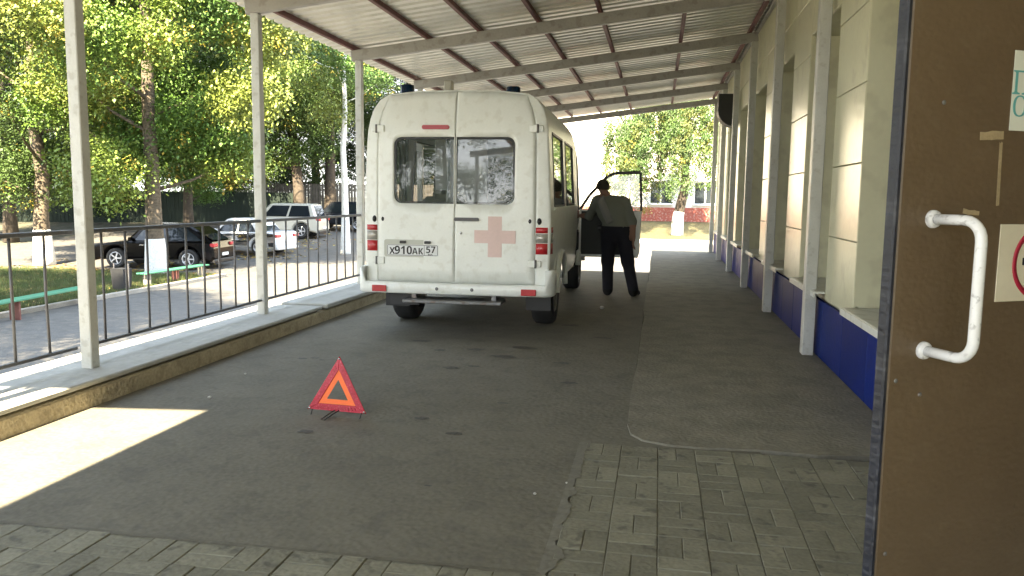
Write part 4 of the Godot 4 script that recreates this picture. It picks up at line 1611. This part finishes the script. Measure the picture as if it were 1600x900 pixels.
func tree(called: String, label: String, at: Vector3, h: float, tr: float, base_h: float, cr: float, nb: int, per: float, cols: Array, sd: int, wash := 0.0, bark = null, lean := Vector3.ZERO, group := "trees beyond the road"):
	var r := RandomNumberGenerator.new()
	r.seed = sd * 77 + 5
	var t := thing(called, label, "tree", at, 0.0, group)
	var bm: Material = M.bark if bark == null else bark
	var pts := []
	var rad := []
	for k in 9:
		var f := k / 8.0
		pts.append(Vector3(r.randf_range(-.4, .4) * tr * minf(1, f * 3), f * h * .86, r.randf_range(-.4, .4) * tr * minf(1, f * 3)) + lean * f)
		rad.append(tr * (1.0 - .8 * f) * (1.25 if k == 0 else 1.0))
	var st := S(true)
	tube(st, pts, rad, 12)
	obj("trunk", st, bm, t)
	if wash > 0.0:
		st = S(true)
		var w1 := wash / (h * .86) * 8.0
		var top: Vector3 = pts[0].lerp(pts[1], w1) if w1 <= 1.0 else pts[1].lerp(pts[2], w1 - 1.0)
		var rt: float = lerpf(rad[0], rad[1], minf(w1, 1.0))
		tube(st, [Vector3(0, .0, 0), Vector3(0, .12, 0).lerp(top, .05), top], [rad[0] * 1.04 + .012, lerpf(rad[0], rt, .1) * 1.02 + .012, rt + .012], 14)
		obj("whitewash", st, M.wash, t)
	var blobs := []
	for i in nb:
		var f := (i + .5) / nb
		var y := lerpf(base_h, h, pow(f, .9))
		var prof := sin(PI * clampf((y - base_h) / (h - base_h) * .85 + .12, 0, 1))
		var a := r.randf() * TAU
		var d := cr * prof * sqrt(r.randf_range(.15, 1.0))
		var c := Vector3(cos(a) * d, y + r.randf_range(-.5, .5), sin(a) * d) + lean * (y / h)
		var br := cr * r.randf_range(.20, .36)
		blobs.append([c, br])
		if i % 2 == 0:
			var k0 := clampf((y - d * .55) / (h * .86), .12, .9) * 8.0
			var p0: Vector3 = pts[int(k0)].lerp(pts[mini(8, int(k0) + 1)], k0 - int(k0))
			st = S(true)
			var r0 := tr * .34 * (1.0 - k0 / 11.0)
			tube(st, [p0, p0.lerp(c, .5) + Vector3(0, -.15 * d * .4, 0), c], [r0, r0 * .6, r0 * .25], 6)
			obj("limb", st, bm, t)
	crown(t, blobs, per, leaf_meshes, cols, sd)
	return t

func build_trees():
	for k in 3: leaf_meshes.append(leaf_cluster(42, .42, .10, .25, 500 + k))
	var lime := [C3(.10, .17, .022), C3(.07, .14, .02), C3(.14, .20, .03), C3(.06, .12, .02), C3(.17, .21, .035)]
	var dark := [C3(.05, .095, .02), C3(.04, .08, .018), C3(.065, .11, .022)]
	var mid := [C3(.08, .13, .022), C3(.06, .105, .02), C3(.10, .15, .025)]
	# in view, from the left
	tree("linden_tree", "big tree with whitewashed foot in front of the black car", Vector3(-17.0, -1.48, -24.9), 17, .30, 3.4, 5.2, 52, 60, lime, 1, 1.25)
	tree("linden_tree", "tree with whitewashed foot standing before the dark green fence", Vector3(-23.2, -1.48, -27.0), 16, .30, 3.2, 5.2, 46, 55, mid, 2, 1.35)
	tree("birch_tree", "slim pale trunk tree with whitewashed foot beside the third canopy post", Vector3(-13.3, H(-32.8), -32.8), 14, .17, 6.0, 2.6, 20, 60, lime, 3, 1.6, M.wash)
	tree("maple_tree", "leaning dark trunk tree behind the beige off-roader", Vector3(-21.5, H(-46), -46.0), 19, .36, 4.0, 5.5, 46, 45, mid, 4, 0.0, M.bark_dark, Vector3(-1.2, 0, 0))
	tree("maple_tree", "tall straight dark trunk tree by the plank fence", Vector3(-20.0, H(-47), -47.0), 21, .36, 7.0, 5.0, 40, 45, dark, 5, 0.0, M.bark_dark)
	tree("maple_tree", "bright lime leaved tree behind the white car", Vector3(-24.0, H(-38), -38.0), 14, .26, 2.4, 4.6, 44, 60, lime, 6, 0.0, M.bark_dark)
	tree("maple_tree", "dark leaved tree in front of the green fence", Vector3(-31.0, H(-34), -34.0), 18, .30, 3.0, 6.0, 54, 45, dark, 7, 0.0, M.bark_dark)
	var back := [[-36.0, -45.0, 20, 7.0, 8, "dark"], [-29.0, -47.0, 22, 7.0, 9, "mid"], [-25.0, -56.0, 22, 7.0, 10, "dark"], [-16.0, -58.0, 20, 6.5, 11, "mid"], [-45.0, -40.0, 20, 7.0, 12, "dark"], [-10.5, -54.0, 14, 4.5, 13, "lime"], [-33.0, -58.0, 24, 8.0, 14, "dark"], [-44.0, -54.0, 24, 8.0, 15, "mid"], [-21.0, -66.0, 24, 8.0, 16, "dark"]]
	for b in back:
		tree("background_tree", "tall leafy tree in the dense row behind the fences", Vector3(b[0], H(b[1]), b[1]), b[2], .34, 1.6, b[3], 50, 34, {"dark": dark, "mid": mid, "lime": lime}[b[5]], b[4], 0.0, M.bark_dark, Vector3.ZERO, "trees in the row behind the fences")
	# outside the frame on the left: they throw the dappled shade on the road
	tree("roadside_tree", "roadside tree left of the ramp shading the road", Vector3(-9.5, -1.5, -1.5), 14, .3, 4.0, 4.2, 36, 40, mid, 21)
	tree("roadside_tree", "roadside tree left of the ramp shading the benches", Vector3(-14.5, -1.5, -3.0), 15, .3, 4.0, 4.6, 36, 40, mid, 22)
	tree("roadside_tree", "roadside tree on the lawn shading the first bench", Vector3(-19.0, -1.5, -10.0), 15, .3, 3.6, 4.6, 36, 40, mid, 23)
	# behind the camera: what the ambulance's rear glass mirrors
	tree("courtyard_tree", "bushy courtyard tree behind the entrance, mirrored in the ambulance glass", Vector3(-7.6, -1.5, 17.0), 9.5, .22, .4, 3.4, 46, 45, mid, 24)
	var pb := thing("pale_building", "pale plastered building behind the entrance, mirrored in the ambulance glass", "building", Vector3(-22.0, -1.53, 30.0))
	var ps := S()
	box(ps, Vector3(0, 2.6, 0), Vector3(23, 5.2, 8), .05)
	obj("wall", ps, M.plaster, pb)
	ps = S()
	box(ps, Vector3(0, 5.3, 0), Vector3(23.6, .2, 8.6), .03)
	obj("roof", ps, M.concrete, pb)
	for k in 5:
		box1("window", Vector3(-9 + k * 4.4, 3.1, -4.0), Vector3(1.3, 1.5, .06), M.pane_dark, pb, .01)
	# fallen leaves and grass on the lawn
	var lm := S()
	qf(lm, Vector3(-.06, 0, -.045), Vector3(.06, .015, -.045), Vector3(.06, 0, .045), Vector3(-.06, .015, .045), Vector3.UP)
	scatter("fallen_leaves", "yellow and brown leaves lying on the lawn", "leaves", fin(lm), 15000, Rect2(-32, -26, 17.3, 22), M.litter, [C3(.34, .22, .05), C3(.22, .12, .035), C3(.40, .32, .08), C3(.14, .08, .03)], 31, .05, true)
	var gm := S()
	for k in 7:
		var a := TAU * k / 7.0
		var p := Vector3(cos(a), 0, sin(a)) * .05
		tri(gm, p + Vector3(-.01, 0, 0), p + Vector3(.01, 0, 0), p * 1.8 + Vector3(0, .13, 0))
	scatter("grass", "short green grass growing on the lawn behind the benches", "grass", fin(gm), 14000, Rect2(-24, -25, 9.3, 15), M.litter, [C3(.045, .075, .015), C3(.06, .085, .02), C3(.085, .085, .028)], 33, .03, false)
	scatter("fallen_leaves", "yellow leaves scattered on the parking strip between the cars", "leaves", fin(lm), 1500, Rect2(-24, -44, 9.5, 18), M.litter, [C3(.34, .22, .05), C3(.20, .12, .04), C3(.40, .32, .08)], 35, .012, true)

func scatter(called: String, label: String, cat: String, mesh: Mesh, n: int, area: Rect2, m: Material, cols: Array, sd: int, lift: float, clump: bool):
	var r := RandomNumberGenerator.new()
	r.seed = sd
	var nz := noise(sd, .18, 2)
	var mm := MultiMesh.new()
	mm.transform_format = MultiMesh.TRANSFORM_3D
	mm.use_colors = true
	mm.mesh = mesh
	mm.instance_count = n
	var i := 0
	while i < n:
		var p := area.position + Vector2(r.randf(), r.randf()) * area.size
		if clump and nz.get_noise_2d(p.x, p.y) < r.randf_range(-.35, .25): continue
		var B := Basis(Vector3.UP, r.randf() * TAU) * Basis(Vector3.RIGHT, r.randf_range(-.35, .35) if clump else r.randf_range(-.1, .1))
		mm.set_instance_transform(i, Transform3D(B.scaled(Vector3.ONE * r.randf_range(.7, 1.3)), Vector3(p.x, H(p.y) + lift, p.y)))
		mm.set_instance_color(i, cols[r.randi() % cols.size()] * r.randf_range(.75, 1.25))
		i += 1
	var o := MultiMeshInstance3D.new()
	o.name = numbered(called)
	o.multimesh = mm
	o.material_override = m
	add_child(o)
	tag(o, label, cat, "", "stuff")
	return o

# ---------------------------------------------------------------- beyond the far end of the ramp
func build_far():
	var t := thing("white_building", "white plastered building with brick red base beyond the weeping tree", "building", Vector3(0, -.1, -50.0))
	var wx := [-7.6, -3.6, .1, 2.75, 5.4, 8.05]
	wx = [.1, 2.75, 5.4, 8.05, 10.7]
	var st := S()
	var x := -14.0
	for w in wx:
		box(st, Vector3((x + w - .7) / 2, 4.9, -4), Vector3(w - .7 - x, 8.0, 8))
		box(st, Vector3(w, .985, -4), Vector3(1.4, .17, 8))
		box(st, Vector3(w, 5.7, -4), Vector3(1.4, 6.4, 8))
		x = w + .7
	box(st, Vector3((x + 24) / 2, 4.9, -4), Vector3(24 - x, 8.0, 8))
	obj("wall", st, M.plaster, t)
	st = S()
	box(st, Vector3(5, .42, -3.96), Vector3(38.1, .96, 8.08), .02)
	obj("base", st, M.red_base, t)
	st = S()
	box(st, Vector3(5, 9.0, -4), Vector3(39, .3, 9), .05)
	obj("roof", st, M.concrete, t)
	for w in wx:
		st = S()
		for s in [-1, 1]:
			box(st, Vector3(w + s * .66, 1.785, -.14), Vector3(.09, 1.43, .08), .01)
			box(st, Vector3(w, 1.785 + s * .67, -.14), Vector3(1.23, .09, .08), .01)
		box(st, Vector3(w, 1.785, -.14), Vector3(.09, 1.25, .075), .01)
		var wi := obj("window", st, M.frame_white, t)
		for s in [-1, 1]: box1("pane", Vector3(w + s * .33, 1.785, -.15), Vector3(.57, 1.25, .02), M.pane_dark, wi)
		st = S()
		box(st, Vector3(w, 1.06, .06), Vector3(1.5, .04, .22), .008)
		obj("sill", st, M.frame_white, wi)
	# weeping tree
	var tr := thing("weeping_birch", "weeping tree with whitewashed foot on the lawn before the white building", "tree", Vector3(1.0, H(-43.5) + .05, -43.5))
	st = S(true)
	var tp := [Vector3(0, 0, 0), Vector3(.03, 1.0, 0), Vector3(.18, 1.8, 0), Vector3(.35, 2.6, 0), Vector3(.30, 4.5, 0), Vector3(.2, 7.0, 0), Vector3(.2, 9.0, 0)]
	tube(st, tp, [.34, .28, .25, .22, .17, .10, .03], 12)
	obj("trunk", st, M.bark_dark, tr)
	st = S(true)
	tube(st, [Vector3.ZERO, Vector3(.03, 1.0, 0), Vector3(.075, 1.25, 0)], [.36, .30, .285], 14)
	obj("whitewash", st, M.wash, tr)
	var r := RandomNumberGenerator.new()
	r.seed = 909
	var blobs := []
	for i in 95:
		var a := r.randf() * TAU
		var d := 3.6 * sqrt(r.randf())
		var y := lerpf(9.4, 5.6, d / 3.6) + r.randf_range(-1.2, .6)
		var c := Vector3(cos(a) * d - .4, y, sin(a) * d * .8)
		# a strand of hanging foliage
		var n := 6 + r.randi() % 7
		for k in n:
			if c.y - k * .48 < (2.5 if c.x > .2 else 1.9): break
			blobs.append([c + Vector3(r.randf_range(-.12, .12), -k * .48, r.randf_range(-.12, .12)), maxf(.14, .30 - .018 * k)])
		if i % 5 == 0:
			st = S(true)
			var p0 := Vector3(.28, y - d * .3, 0)
			tube(st, [p0, p0.lerp(c, .6) + Vector3(0, .5, 0), c], [.07, .045, .02], 6)
			obj("limb", st, M.bark_dark, tr)
	var small := [leaf_cluster(22, .26, .085, 1.1, 700), leaf_cluster(22, .26, .085, 1.1, 701)]
	crown(tr, blobs, 110, small, [C3(.055, .105, .022), C3(.07, .12, .028), C3(.045, .085, .02), C3(.10, .12, .026)], 41, 1.2, .15)
	tree("lawn_shrub_tree", "small yellowing tree at the corner of the white building", Vector3(-1.6, H(-46), -46.0), 4.2, .08, .8, 1.2, 16, 70, [C3(.24, .21, .04), C3(.15, .17, .03)], 44, 0.0, M.bark_dark, Vector3.ZERO, "")
